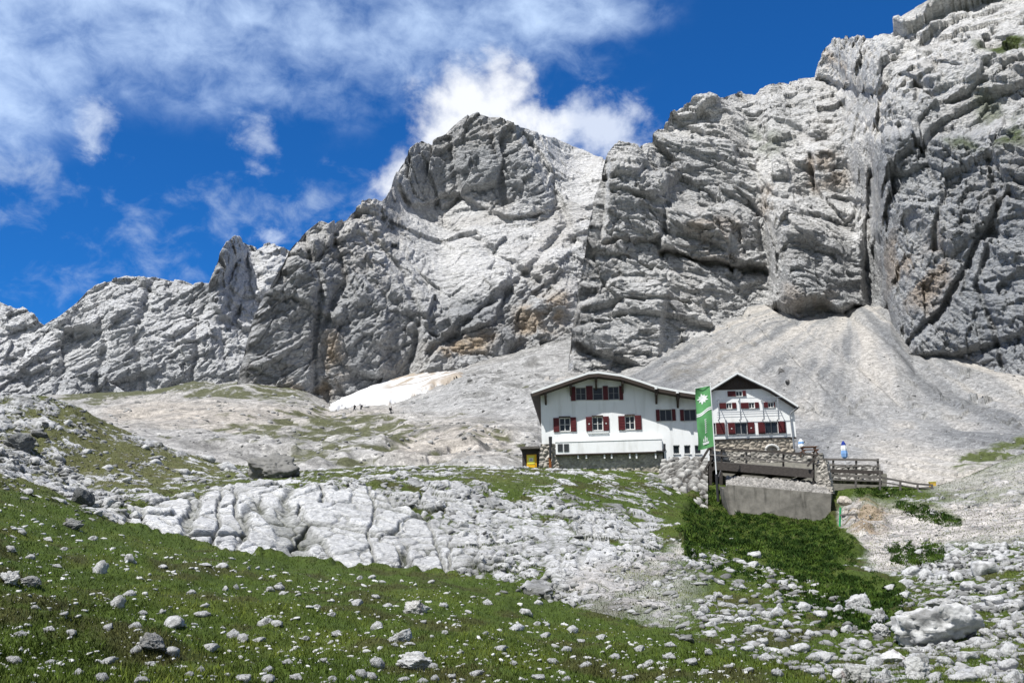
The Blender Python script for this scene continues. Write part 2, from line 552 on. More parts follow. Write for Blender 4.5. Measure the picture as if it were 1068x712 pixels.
# ---- the right-hand massif above the scree
R_base = [(540, 500, 170), (560, 470, 182), (592, 402, 192), (650, 396, 197), (700, 371, 203), (760, 341, 216), (805, 320, 232), (830, 343, 214), (880, 337, 220),
          (900, 315, 232), (925, 332, 216), (950, 370, 200), (1000, 388, 192), (1068, 404, 184), (1250, 440, 170)]
R_crest = [(540, 560, 200), (586, 480, 215), (590, 410, 225), (593, 374, 228), (596, 352, 234), (599, 336, 240), (602, 318, 244), (604, 302, 250), (608, 282, 256), (611, 264, 266), (613, 243, 276), (618, 222, 288), (621, 205, 298), (627, 189, 306), (632, 175, 310), (640, 160, 318), (655, 148, 330), (680, 145, 340), (700, 128, 355),
           (720, 117, 370), (745, 103, 390), (770, 97, 405), (790, 95, 415), (830, 83, 440), (849, 78, 450), (853, 62, 452), (860, 50, 455), (870, 42, 462), (890, 36, 475), (920, 30, 500),
           (940, 26, 518), (960, 16, 535), (985, 4, 560), (1000, -4, 575), (1068, -42, 640), (1250, -120, 760)]
sR = PMap(60)
sR.add(46, [(640, 160), (720, 112), (850, 75), (900, 90), (930, 120), (900, 165), (840, 170), (800, 190), (740, 130), (690, 170)], 10)      # sunlit upper slabs
sR.add(44, [(870, 30), (1000, -20), (1300, -140), (1300, 60), (1060, 52), (990, 50), (960, 80), (900, 60)], 8)
sR.add(86, [(850, 76), (853, 58), (885, 62), (915, 95), (880, 92)], 3)                                                                   # jutting cap block
sR.add(78, [(835, 170), (905, 150), (908, 210), (880, 215), (838, 200)], 3)
sR.add(44, [(812, 206), (850, 203), (905, 228), (905, 262), (860, 250), (815, 240)], 4)
sR.add(77, [(806, 240), (905, 262), (905, 325), (812, 335)], 4)
sR.add(75, [(908, 150), (1000, 135), (1300, 110), (1300, 450), (940, 380), (905, 300)], 16)                                               # dark right wall
sR.add(50, [(960, 110), (1060, 88), (1300, 60), (1300, 115), (1000, 134)], 6)
sR.add(80, [(690, 225), (790, 245), (800, 290), (760, 275), (685, 265)], 4)                                                              # tan overhang
sR.add(48, [(690, 268), (790, 290), (800, 305), (720, 300), (690, 285)], 4)
sR.add(76, [(735, 140), (760, 145), (830, 240), (812, 300), (795, 250)], 9)
sR.add(78, [(590, 300), (640, 200), (690, 180), (690, 260), (640, 300), (600, 390)], 10)
sR.add(60, [(600, 330), (760, 300), (800, 312), (700, 372), (600, 400)], 8)
stR = frame_strata(13, 38)
aR = PMap(0.85)
aR.add(0.8, [(640, 160), (720, 112), (850, 75), (900, 90), (930, 120), (900, 165), (840, 170), (800, 190), (740, 130), (690, 170)], 14)
aR.add(0.85, [(880, 20), (1000, -20), (1300, -140), (1300, 60), (1060, 52), (960, 70)], 10)
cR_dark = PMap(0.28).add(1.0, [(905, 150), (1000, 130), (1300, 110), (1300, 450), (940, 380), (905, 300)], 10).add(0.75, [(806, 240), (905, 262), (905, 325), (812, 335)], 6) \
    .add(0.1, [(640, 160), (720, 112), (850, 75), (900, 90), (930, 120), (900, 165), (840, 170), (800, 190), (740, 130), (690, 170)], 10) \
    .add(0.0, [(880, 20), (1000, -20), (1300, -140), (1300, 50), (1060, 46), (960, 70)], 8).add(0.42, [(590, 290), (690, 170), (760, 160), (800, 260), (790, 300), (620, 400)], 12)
cR_tan = PMap(0).add(0.8, [(715, 235), (770, 240), (780, 275), (720, 268)], 8).add(0.9, [(930, 250), (985, 250), (1000, 300), (960, 340), (930, 300)], 12) \
    .add(0.7, [(840, 172), (885, 160), (885, 205), (838, 198)], 5).add(0.6, [(790, 180), (820, 200), (815, 250), (795, 220)], 6).add(0.8, [(852, 60), (880, 65), (905, 92), (860, 80)], 4).add(0.5, [(820, 300), (880, 310), (860, 335), (815, 335)], 5)
cR_green = PMap(0).add(0.8, [(1015, 50), (1100, 44), (1200, 40), (1200, 62), (1060, 60)], 3).add(0.75, [(985, 140), (1040, 150), (1070, 133), (1200, 120), (1200, 150), (1050, 158), (990, 150)], 4).add(0.45, [(780, 140), (830, 150), (800, 165)], 6).add(0.5, [(1020, 95), (1068, 110), (1060, 140), (1020, 120)], 6)
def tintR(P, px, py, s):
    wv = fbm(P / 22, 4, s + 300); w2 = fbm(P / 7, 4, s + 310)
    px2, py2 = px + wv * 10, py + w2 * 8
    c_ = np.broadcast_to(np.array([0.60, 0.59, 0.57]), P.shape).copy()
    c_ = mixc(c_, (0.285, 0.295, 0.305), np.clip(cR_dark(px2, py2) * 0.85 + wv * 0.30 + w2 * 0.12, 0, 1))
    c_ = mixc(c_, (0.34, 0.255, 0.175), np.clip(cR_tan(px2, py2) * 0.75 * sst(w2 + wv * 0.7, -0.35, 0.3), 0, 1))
    c_ = mixc(c_, (0.33, 0.31, 0.285), 0.3 * sst(fbm(P / 13, 3, s + 330), 0.12, 0.4))
    c_ = mixc(c_, (0.075, 0.10, 0.03), np.clip(cR_green(px2, py2) * 1.3 * sst(w2, -0.4, 0.15), 0, 1))
    return c_
SC = 0.72
fR = Feat().block(7, [(812, 208), (850, 204), (905, 230), (905, 322), (880, 330), (830, 340), (806, 328), (804, 250)]).block(7, [(850, 78), (856, 58), (868, 40), (890, 34), (912, 60), (925, 85), (905, 98), (880, 92)]) \
    .block(8, [(912, 150), (960, 140), (1000, 135), (1080, 120), (1300, 110), (1300, 480), (940, 410), (930, 330), (918, 250)], 4).block(3, [(848, 160), (880, 150), (906, 150), (908, 215), (882, 214), (850, 205)]) \
    .block(4, [(596, 410), (600, 330), (640, 300), (700, 310), (690, 380), (650, 410)], 3).block(5, [(700, 215), (790, 225), (800, 285), (740, 272), (690, 262)]).block(3, [(960, 70), (1010, 50), (1068, 52), (1200, 45), (1200, 110), (1060, 88), (980, 110)]) \
    .block(4, [(735, 140), (765, 150), (830, 215), (812, 240), (770, 200)]).block(4, [(640, 175), (700, 190), (690, 250), (630, 255)], 3).block(-3, [(700, 310), (800, 305), (800, 340), (720, 360)], 4) \
    .cleft(2.5, 5, [(903, 150), (910, 215), (903, 262), (907, 322)]).cleft(4, 4, [(845, 165), (852, 205)]).cleft(3.6, 5, [(930, 400), (950, 360), (985, 325), (1005, 290), (1020, 255), (1050, 200)]) \
    .cleft(4, 4, [(690, 265), (740, 275), (800, 289)]).cleft(2.5, 4, [(640, 200), (690, 215), (760, 222)]).cleft(4, 5, [(700, 130), (760, 150), (820, 215)]).cleft(2.5, 3, [(600, 330), (660, 318), (720, 325)]) \
    .cleft(2.5, 3, [(610, 270), (680, 280), (730, 300)]).cleft(4, 4, [(940, 80), (960, 92), (957, 112)]).cleft(2.4, 4, [(960, 150), (985, 200), (975, 260)]).cleft(2.4, 4, [(1030, 160), (1040, 230), (1020, 300), (1050, 390)]) \
    .cleft(3, 4, [(870, 35), (930, 55), (1000, 70)]).cleft(3, 4, [(900, 25), (960, 40), (1060, 40)]).cleft(3, 4, [(860, 100), (900, 130), (960, 150)]).cleft(3, 4, [(720, 120), (800, 130), (860, 150)])
fC = Feat(0.62).block(9, [(418, 190), (425, 155), (450, 148), (500, 118), (540, 132), (575, 185), (585, 212), (540, 228), (480, 205), (430, 215)], 3).block(8, [(240, 440), (268, 335), (300, 265), (330, 245), (345, 300), (325, 440)], 4) \
    .block(7, [(340, 335), (385, 300), (412, 330), (400, 400), (350, 440)], 4).block(8, [(440, 330), (480, 320), (540, 350), (520, 400), (440, 400)], 5).block(9, [(545, 320), (600, 290), (640, 360), (560, 372)], 4) \
    .cleft(8, 6, [(318, 240), (335, 300), (328, 360), (325, 420)]).cleft(7, 6, [(372, 215), (400, 260), (430, 300), (440, 335), (425, 395)]).cleft(9, 6, [(410, 195), (440, 225), (500, 250), (560, 290)]).cleft(9, 7, [(545, 140), (575, 190), (600, 250)]) \
    .cleft(8, 6, [(590, 240), (530, 300), (450, 370)]).cleft(6, 5, [(470, 150), (480, 205)]).cleft(6, 4, [(510, 130), (530, 215)]).cleft(6, 5, [(350, 240), (360, 290), (340, 335)])
fL = Feat(0.6).block(9, [(216, 300), (230, 262), (245, 248), (258, 262), (262, 300), (235, 335)], 3).block(6, [(90, 310), (130, 284), (160, 284), (150, 330), (100, 360)], 5).block(10, [(268, 255), (300, 255), (300, 290), (275, 300)], 3) \
    .cleft(7, 6, [(222, 298), (205, 340), (200, 410)]).cleft(6, 6, [(45, 338), (70, 370), (60, 410)]).cleft(5, 6, [(160, 290), (140, 350), (150, 410)]).cleft(5, 6, [(100, 310), (110, 360), (100, 410)]).cleft(5, 5, [(250, 260), (230, 340), (240, 410)])
near_scales = [(44, 3.2, (1.5, 1, 0.8)), (17, 2.0, (1.6, 1, 0.75)), (7, 1.15, (1.7, 1, 0.7)), (3.0, 0.7, (1.7, 1, 0.7)), (1.3, 0.3, (1.6, 1, 0.8))]
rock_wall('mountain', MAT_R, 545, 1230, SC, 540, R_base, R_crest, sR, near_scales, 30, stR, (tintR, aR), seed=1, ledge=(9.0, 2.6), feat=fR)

# ---- the central peak
C_base = [(200, 445, 268), (245, 440, 272), (300, 440, 276), (340, 440, 278), (390, 418, 284), (450, 400, 290), (520, 388, 296), (590, 372, 304), (640, 365, 310), (740, 350, 330)]
C_crest = [(200, 440, 330), (243, 415, 325), (255, 368, 330), (262, 340, 335), (275, 310, 345), (288, 285, 355), (300, 262, 365), (312, 245, 380), (320, 238, 385), (335, 228, 400), (343, 232, 410), (352, 226, 420), (362, 222, 430), (372, 212, 440), (385, 205, 455),
           (398, 210, 470), (408, 198, 520), (411, 185, 540), (418, 168, 560), (428, 154, 580), (440, 146, 600), (452, 152, 610), (462, 148, 620), (472, 138, 630), (486, 129, 640), (497, 124, 650), (510, 128, 660), (522, 129, 665),
           (545, 137, 690), (575, 144, 710), (600, 152, 730), (620, 160, 745), (636, 168, 755), (680, 195, 760), (740, 250, 770)]
sC = PMap(60)
sC.add(78, [(240, 420), (270, 310), (330, 250), (390, 300), (440, 330), (470, 370), (400, 410), (330, 430)], 12)
sC.add(78, [(420, 150), (500, 118), (560, 150), (585, 210), (540, 225), (480, 205), (420, 210)], 8)
sC.add(43, [(400, 215), (470, 208), (600, 235), (600, 270), (520, 320), (470, 330), (420, 290)], 10)
sC.add(42, [(540, 130), (640, 165), (640, 225), (600, 235), (575, 180)], 8)
sC.add(70, [(470, 310), (590, 275), (600, 330), (580, 372), (480, 395)], 10)
aC = PMap(1.0).add(0.5, [(400, 215), (470, 208), (600, 235), (600, 270), (520, 290), (470, 320), (430, 290)], 12).add(0.55, [(540, 130), (640, 165), (640, 225), (600, 235), (575, 180)], 8)
stC = frame_strata(-24, 35)
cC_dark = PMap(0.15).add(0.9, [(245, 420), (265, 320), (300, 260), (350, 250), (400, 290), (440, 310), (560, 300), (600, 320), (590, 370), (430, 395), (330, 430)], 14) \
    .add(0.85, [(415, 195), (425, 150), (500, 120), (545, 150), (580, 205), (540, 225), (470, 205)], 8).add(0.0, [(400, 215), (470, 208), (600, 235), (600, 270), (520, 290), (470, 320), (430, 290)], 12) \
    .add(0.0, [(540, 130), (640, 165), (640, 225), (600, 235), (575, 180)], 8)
cC_tan = PMap(0).add(0.9, [(300, 370), (355, 350), (370, 380), (340, 420), (300, 425)], 8).add(0.9, [(440, 365), (500, 350), (530, 340), (510, 370), (450, 395)], 7).add(0.7, [(540, 315), (600, 300), (590, 345), (545, 355)], 7).add(0.5, [(270, 400), (300, 380), (300, 425), (265, 425)], 6)
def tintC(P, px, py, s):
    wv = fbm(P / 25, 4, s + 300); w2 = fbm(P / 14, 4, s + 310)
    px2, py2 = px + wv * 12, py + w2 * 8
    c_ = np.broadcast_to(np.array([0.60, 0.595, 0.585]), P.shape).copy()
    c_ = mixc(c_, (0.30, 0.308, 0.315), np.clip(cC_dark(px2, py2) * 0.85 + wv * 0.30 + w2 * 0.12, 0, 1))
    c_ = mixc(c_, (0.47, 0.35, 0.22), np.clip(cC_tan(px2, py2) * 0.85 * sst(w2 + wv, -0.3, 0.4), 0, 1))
    c_ = mixc(c_, (0.40, 0.37, 0.33), 0.3 * sst(fbm(P / 30, 3, s + 330), 0.1, 0.4))
    return c_
far_scales = [(48, 3.2, (1.4, 1, 0.85)), (19, 2.0, (1.5, 1, 0.75)), (8, 1.15, (1.6, 1, 0.7)), (3.6, 0.62, (1.6, 1, 0.7)), (1.8, 0.34, (1.5, 1, 0.8))]
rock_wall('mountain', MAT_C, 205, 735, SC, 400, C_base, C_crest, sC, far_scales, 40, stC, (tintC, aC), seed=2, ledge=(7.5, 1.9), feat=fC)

# ---- the left ridge, farther away
L_base = [(-260, 440, 430), (0, 436, 425), (100, 432, 420), (250, 430, 410), (380, 440, 400)]
L_crest = [(-260, 300, 760), (-60, 306, 720), (0, 312, 700), (20, 319, 700), (36, 330, 690), (46, 337, 690), (62, 328, 700), (80, 315, 720), (92, 303, 735), (106, 296, 745), (130, 287, 760), (150, 284, 770), (170, 287, 780), (190, 291, 780), (205, 296, 770), (218, 295, 760),
           (223, 284, 755), (229, 268, 750), (236, 257, 750), (245, 251, 755), (255, 253, 760), (268, 259, 770), (276, 255, 775), (286, 253, 780), (298, 258, 790), (330, 280, 800), (380, 330, 800)]
sL = PMap(50)
sL.add(74, [(218, 300), (240, 250), (262, 260), (235, 330), (215, 340)], 6).add(66, [(40, 340), (110, 300), (130, 330), (60, 370)], 10).add(68, [(110, 340), (240, 350), (240, 410), (110, 412)], 12)
stL = frame_strata(-30, 30)
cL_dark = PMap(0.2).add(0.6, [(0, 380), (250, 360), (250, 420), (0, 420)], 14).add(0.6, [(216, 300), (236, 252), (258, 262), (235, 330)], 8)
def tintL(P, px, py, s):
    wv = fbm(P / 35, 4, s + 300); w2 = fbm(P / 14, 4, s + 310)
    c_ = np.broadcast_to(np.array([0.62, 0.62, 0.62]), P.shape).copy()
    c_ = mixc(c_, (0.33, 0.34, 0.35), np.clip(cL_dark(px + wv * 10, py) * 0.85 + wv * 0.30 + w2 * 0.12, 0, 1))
    return c_
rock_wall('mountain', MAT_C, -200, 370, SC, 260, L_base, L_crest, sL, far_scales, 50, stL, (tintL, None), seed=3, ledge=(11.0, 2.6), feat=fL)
print('mountains', round(time.time() - T0, 1))

# ================================================================== SCREE, PLATEAU, SNOW
STONE = np.array([0.45, 0.445, 0.435])
def soil_sheet(name, mat, th, lines, rows, rough, tintf, seed):
    P = sheet(th, lines, rows)
    px, py = proj(P)
    D, tint = rough(P, px, py, seed)
    P2 = P + outward(P, 0.8, 0.5) * D[..., None]
    o = link(name, np_mesh(name, P2, grid_faces(*P2.shape[:2]), tint), mat)
    tag(o, kind='structure')
    return P2

S_lines = [
    [(560, 540, 104), (760, 540, 100), (960, 545, 92), (1000, 530, 93), (1068, 510, 98), (1300, 480, 104)],
    [(560, 505, 116), (760, 500, 112), (900, 500, 108), (960, 512, 98), (1010, 496, 101), (1068, 480, 108), (1300, 450, 112)],
    [(560, 450, 150), (660, 440, 152), (760, 430, 158), (850, 425, 160), (1000, 440, 150), (1068, 445, 142), (1300, 430, 132)],
    [(560, 400, 185), (592, 388, 196), (650, 382, 202), (700, 356, 210), (760, 325, 224), (805, 302, 242), (830, 322, 224), (880, 314, 230), (900, 296, 242), (925, 309, 226), (950, 350, 208), (1000, 366, 200), (1068, 384, 192), (1300, 425, 175)],
]
S_pale = PMap(0.3).add(1.0, [(690, 370), (800, 325), (830, 345), (900, 330), (940, 400), (860, 440), (830, 410), (700, 400)], 16).add(0.1, [(860, 440), (1000, 400), (1068, 420), (1068, 480), (870, 480)], 20).add(0.9, [(940, 480), (1068, 470), (1200, 470), (1200, 520), (940, 520)], 10)
S_stony = PMap(0.5).add(1.0, [(840, 440), (1000, 410), (1068, 420), (1068, 490), (870, 490)], 20).add(0.2, [(690, 370), (800, 325), (830, 345), (860, 370), (760, 400)], 12)
S_green = PMap(0).add(0.9, [(990, 486), (1030, 474), (1068, 462), (1200, 440), (1200, 470), (1068, 478), (1000, 492)], 3).add(0.8, [(1020, 500), (1068, 495), (1200, 480), (1200, 520), (1030, 520)], 5)
S_dirt = PMap(0).add(0.8, [(700, 392), (740, 374), (790, 352), (795, 358), (745, 382), (710, 398)], 4)
def rough_scree(P, px, py, s):
    v1, e1 = facet(P / 2.2, s); v2, e2 = facet(P / 0.9, s + 5); v3, e3 = facet(P / 0.45, s + 6)
    st = S_stony(px, py)
    sp = spacing(P); k1, k2, k3 = sst(2.2 / sp, 5, 9), sst(0.9 / sp, 3, 6), sst(0.45 / sp, 2, 5)
    big = fbm(P / 28, 3, s + 20) * 1.5 + fbm(P / 9, 3, s + 21) * 0.25
    blk = np.maximum(v1 - 0.75, 0) * 1.3
    D = big + blk * (0.3 + st) * k1 + np.maximum(v2 - 0.25, 0) * 0.16 * (0.2 + st) * k2 + np.maximum(v3, 0) * 0.05 * (0.4 + st) * k3
    # runnels down the cone
    g = perlin(np.stack([np.arctan2(P[..., 0] - 60, P[..., 1] - 40) * 26, P[..., 2] / 60, P[..., 2] * 0], -1), s + 31)
    D = D - 0.6 * sst(np.abs(g), 0.16, 0.0)
    w1 = fbm(P / 18, 4, s + 40); w2 = fbm(P / 4, 4, s + 41)
    c_ = np.broadcast_to(np.array([0.215, 0.215, 0.212]), P.shape).copy()
    c_ = mixc(c_, (0.275, 0.266, 0.25), np.clip(S_pale(px + w1 * 16, py + w1 * 8) * 0.7 + w1 * 0.25, 0, 1))
    ap = np.array(at(885, 318, 235))
    dx_, dy_ = P[..., 0] - ap[0], P[..., 1] - ap[1]
    fan = fbm(np.stack([np.arctan2(dx_, -dy_) * 9, np.hypot(dx_, dy_) / 45, P[..., 2] * 0], -1), 4, s + 45)
    c_ = mixc(c_, (0.34, 0.32, 0.29), np.clip(0.9 * sst(fan, 0.0, 0.5), 0, 1))
    c_ = mixc(c_, (0.145, 0.148, 0.15), 0.9 * sst(fan, 0.0, -0.4))
    c_ = c_ * (1 + 0.22 * (v2 * 0.5 + v3 * 0.4))[..., None].clip(0.45, 1.7)
    c_ = mixc(c_, (0.15, 0.14, 0.12), S_dirt(px + w1 * 8, py + w2 * 3) * sst(w2, -0.4, 0.2))
    c_ = mixc(c_, (0.07, 0.085, 0.03), np.clip(S_green(px + w1 * 10, py + w2 * 6) * 1.5 * sst(w2 + 0.25 * v1, -0.3, 0.1), 0, 1))
    return D, c_
th = cols(570, 1260, 0.85)
P_S = soil_sheet('scree_slope', MAT_S, th, S_lines, [60, 110, 200], rough_scree, None, 7)

M_lines = [
    [(-260, 560, 92), (0, 520, 98), (150, 515, 96), (300, 515, 92), (560, 518, 93), (680, 518, 98)],
    [(-260, 470, 130), (0, 470, 130), (150, 462, 124), (300, 474, 112), (400, 470, 112), (500, 470, 112), (560, 478, 116), (600, 500, 114), (680, 502, 113)],
    [(-260, 440, 200), (0, 440, 200), (180, 434, 190), (260, 432, 190), (340, 440, 196), (370, 429, 222), (410, 430, 210), (480, 432, 170), (560, 440, 147), (600, 446, 150), (680, 440, 152)],
    [(-260, 418, 440), (0, 414, 430), (80, 412, 420), (150, 407, 380), (190, 401, 340), (260, 398, 300), (310, 405, 292), (345, 424, 285), (390, 404, 290), (450, 386, 296), (520, 372, 302), (590, 354, 312), (640, 345, 318), (700, 340, 325)],
]
M_green = PMap(0.25).add(1.1, [(60, 415), (130, 408), (190, 400), (225, 402), (170, 412), (100, 424)], 3).add(0.75, [(180, 405), (300, 398), (340, 420), (270, 420), (220, 428)], 7).add(0.0, [(100, 428), (180, 418), (240, 428), (330, 432), (330, 446), (200, 450), (120, 450)], 6) \
    .add(0.65, [(210, 445), (330, 435), (420, 445), (470, 470), (330, 478), (240, 470)], 8).add(0.0, [(400, 432), (480, 395), (600, 340), (700, 340), (700, 440), (560, 450)], 6).add(0.35, [(440, 445), (560, 450), (560, 490), (420, 490)], 8)
M_tan = PMap(0.2).add(0.9, [(100, 428), (180, 418), (240, 428), (330, 432), (420, 428), (420, 442), (200, 450), (120, 450)], 8).add(0.8, [(400, 455), (500, 440), (540, 460), (540, 485), (420, 485)], 10).add(0.05, [(400, 432), (480, 395), (600, 340), (700, 340), (700, 440), (520, 440)], 6)
M_rock = PMap(0.5).add(0.15, [(400, 432), (480, 395), (560, 368), (570, 440), (470, 440)], 8).add(1.0, [(470, 400), (590, 350), (590, 400), (500, 430)], 8).add(0.9, [(430, 440), (560, 445), (560, 490), (250, 490), (250, 450)], 10)
def rough_plateau(P, px, py, s):
    v0, e0 = facet(P / np.array([5, 4, 3.0]), s + 1); v1, e1 = facet(P / np.array([2.4, 2, 1.6]), s); v2, e2 = facet(P / 0.9, s + 5)
    rk = M_rock(px, py)
    sp = spacing(P); k0, k1, k2 = sst(4 / sp, 6, 12), sst(2 / sp, 5, 9), sst(0.9 / sp, 3, 6)
    D = fbm(P / 30, 4, s + 20) * 1.8 + rk * (fbm(P / 11, 3, s + 23, 0.5, True) * 0.9 + fbm(P / 4.5, 3, s + 24) * 0.5) + rk * (np.maximum(v0, -0.2) * 0.75 * k0 + np.maximum(v1, 0) * 0.5 * k1) + np.maximum(v2, 0.0) * 0.22 * k2
    D = smooth_grid(D, 2)
    w1 = fbm(P / 16, 4, s + 40); w2 = fbm(P / 4, 4, s + 41)
    c_ = np.broadcast_to(np.array([0.27, 0.268, 0.26]), P.shape).copy()
    c_ = mixc(c_, (0.34, 0.30, 0.25), np.clip(M_tan(px + w1 * 10, py + w2 * 4), 0, 1) * 0.8)
    c_ = mixc(c_, (0.12, 0.118, 0.11), 0.75 * rk.clip(0, 1) * sst(fbm(P / np.array([7, 7, 3.0]), 4, s + 44), 0.02, 0.3))
    c_ = c_ * (1 + 0.3 * (v1 * 0.5 + v2 * 0.6))[..., None].clip(0.5, 1.5)
    g = M_green(px + w1 * 12, py + w2 * 5)
    cover = sst(g * 1.5 + w2 * 0.7 + w1 * 0.4 - rk * np.maximum(v1, 0) * 0.5, 0.55, 0.95)
    c_ = mixc(c_, (0.068, 0.072, 0.03), cover * 0.92)
    return D, c_
th = cols(-200, 640, 0.85)
P_M = soil_sheet('plateau', MAT_S, th, M_lines, [70, 130, 130], rough_plateau, None, 8)

# ---- old snow lying against the foot of the central wall
SN = bpy.data.materials.new('old_snow'); SN.use_nodes = True
_t = NT(SN.node_tree); _b = _t.nt.nodes['Principled BSDF']; _b.inputs['Roughness'].default_value = 0.65
_t.L.new(_t.n('ShaderNodeAttribute', attribute_name='tint').outputs['Color'], _b.inputs['Base Color'])
_bp = _t.n('ShaderNodeBump'); _bp.inputs['Distance'].default_value = 0.3
_t.L.new(_t.noise(_t.n('ShaderNodeTexCoord').outputs['Object'], 0.8, 6, 0.6), _bp.inputs['Height']); _t.L.new(_bp.outputs[0], _b.inputs['Normal'])
SNOW = PMap(0).add(1.0, [(338, 430), (360, 418), (385, 405), (410, 394), (438, 391), (462, 394), (485, 392), (490, 393), (466, 403), (430, 416), (404, 425), (372, 426)], 2)
_px, _py = proj(P_M)
_mk = SNOW(_px + fbm(P_M / 14, 3, 71) * 5, _py + fbm(P_M / 6, 3, 72) * 2.5)
_in = _mk > 0.3
_fc = grid_faces(*P_M.shape[:2])
_fc = _fc[_in.ravel()[_fc].all(1)]
_use = np.unique(_fc); _map = np.zeros(P_M.shape[0] * P_M.shape[1], int); _map[_use] = np.arange(len(_use))
_b = smooth_grid(P_M, 4)
_v = (_b + np.array([0, -0.3, 1.0]) * np.clip((_mk - 0.5) * 3.2, -1.2, 1.0)[..., None]).reshape(-1, 3)[_use]
_w = fbm(P_M / 5, 4, 65) + fbm(P_M / 17, 3, 70)
_d = np.clip(sst(_w, -0.25, 0.3) * 0.95 * sst(_px, 385, 415) + sst(_px, 485, 510) * 0.6, 0, 1)
_c = mixc(np.broadcast_to(np.array([0.60, 0.60, 0.60]), P_M.shape).copy(), (0.30, 0.25, 0.19), _d).reshape(-1, 3)[_use]
tag(link('snowfield', np_mesh('snowfield', _v, _map[_fc], _c, True), SN), kind='structure')
print('scree', round(time.time() - T0, 1))

# ================================================================== FOREGROUND
F_lines = [
    [(-260, 900, 5.2), (0, 905, 5.6), (534, 900, 6.3), (1068, 890, 7.2), (1330, 880, 7.6)],
    [(-260, 712, 12), (0, 712, 13), (500, 714, 15), (850, 716, 17), (1068, 718, 19), (1330, 716, 20)],
    [(-260, 470, 42), (0, 520, 42), (150, 560, 42), (300, 589, 44), (450, 606, 42), (600, 641, 36), (750, 676, 30), (850, 696, 27), (950, 690, 28), (1068, 680, 29), (1330, 660, 31)],
    [(-260, 450, 58), (0, 496, 57), (82, 522, 56), (180, 520, 55.5), (260, 509, 55), (330, 504, 55.5), (400, 503, 58), (500, 505, 61), (600, 515, 62), (700, 545, 58), (760, 572, 55), (850, 600, 52), (950, 600, 52), (1068, 580, 55), (1330, 550, 58)],
    [(-260, 440, 70), (0, 468, 70), (82, 492, 71), (180, 502, 71), (260, 500, 72), (400, 494, 73), (500, 494, 74), (600, 500, 74.5), (690, 515, 75), (740, 545, 74.5), (765, 553, 74.5), (866, 553, 74.5), (880, 548, 74.3), (950, 548, 73), (1068, 530, 74), (1330, 500, 76)],
    [(-260, 395, 88), (0, 412, 86), (25, 409, 86), (50, 411, 86), (80, 421, 86), (110, 440, 86), (160, 462, 86), (220, 482, 86), (300, 493, 84), (400, 487, 85), (480, 487, 86), (560, 489, 87.2), (640, 490, 87), (690, 494, 86), (740, 505, 84), (800, 510, 82), (868, 513, 81), (920, 510, 84), (960, 511, 85), (1000, 500, 88), (1068, 472, 95), (1330, 440, 100)],
]
thF = cols(-190, 1260, 1.05)
P = sheet(thF, F_lines, [70, 130, 230, 120, 120])
# ground behind the brow of the knoll runs on level, then dips under the plateau
last = P[-1]
rad = np.hypot(last[:, 0], last[:, 1])
pxl, _ = proj(last)
drop = 0.02 + 0.5 * sst(pxl, 330, 120)
ext = []
for k in np.linspace(0, 1, 30)[1:]:
    d = 30 * k
    q = last.copy(); q[:, 0] *= (rad + d) / rad; q[:, 1] *= (rad + d) / rad
    q[:, 2] -= drop * d
    ext.append(q)
P = np.concatenate([P, np.stack(ext)])
P = np.concatenate([smooth_grid(P, 3)[:-4], P[-4:]])
px, py = proj(P)
MEADOW = [(-260, 455), (0, 521), (40, 530), (90, 546), (150, 563), (230, 579), (300, 590), (380, 600), (450, 605), (520, 622), (600, 643), (700, 668), (800, 690), (860, 706), (900, 760), (1000, 960), (-260, 960)]
LUSH = [(712, 545), (728, 520), (745, 512), (762, 532), (868, 536), (868, 548), (892, 572), (897, 582), (860, 585), (870, 600), (945, 625), (930, 640), (870, 622), (800, 585), (740, 575), (722, 560)]
LUSH2 = [(720, 560), (735, 556), (738, 576), (722, 584), (715, 572)]
gG = PMap(0.30)
gG.add(-0.3, [(-260, 420), (0, 410), (70, 412), (110, 440), (90, 455), (0, 470), (-260, 440)], 6)
gG.add(0.30, [(80, 425), (115, 440), (190, 470), (230, 500), (150, 500), (90, 480), (40, 470), (60, 445)], 8)
gG.add(0.8, [(-100, 490), (0, 492), (70, 510), (60, 528), (0, 518), (-100, 500)], 4)
gG.add(-0.55, [(-100, 465), (0, 468), (60, 482), (130, 520), (130, 545), (60, 515), (-100, 480)], 5)
gG.add(0.25, [(150, 470), (230, 480), (270, 500), (180, 515), (140, 500)], 6)
gG.add(-2.0, [(110, 548), (180, 521), (260, 509), (330, 506), (385, 508), (430, 530), (475, 562), (474, 600), (440, 604), (380, 598), (300, 588), (220, 577), (150, 561)], 4)
gG.add(-0.5, [(390, 505), (470, 508), (600, 525), (690, 545), (700, 600), (690, 655), (600, 640), (520, 620), (470, 600), (475, 560), (430, 530)], 6)
gG.add(0.30, [(280, 497), (340, 494), (400, 486), (470, 490), (440, 505), (330, 502)], 3)
gG.add(0.28, [(450, 487), (560, 490), (690, 493), (700, 512), (650, 520), (560, 505), (500, 500), (440, 500)], 4)
gG.add(0.55, [(650, 505), (735, 528), (720, 555), (690, 540), (660, 520)], 5)
gG.add(-0.3, [(590, 610), (740, 575), (780, 600), (740, 640), (690, 660), (600, 645)], 8)
gG.add(0.55, [(700, 600), (790, 585), (870, 620), (920, 640), (900, 700), (780, 690), (700, 650)], 8)
gG.add(0.75, [(860, 590), (940, 620), (960, 640), (940, 690), (890, 680), (880, 630)], 8)
gG.add(-0.15, [(980, 580), (1068, 570), (1300, 560), (1300, 640), (1040, 640), (960, 610)], 8)
gG.add(0.6, [(880, 508), (960, 512), (1010, 545), (990, 552), (950, 540), (900, 535)], 3)
gG.add(0.5, [(925, 570), (985, 565), (990, 590), (930, 595)], 4)
gG.add(2.6, MEADOW, 3)
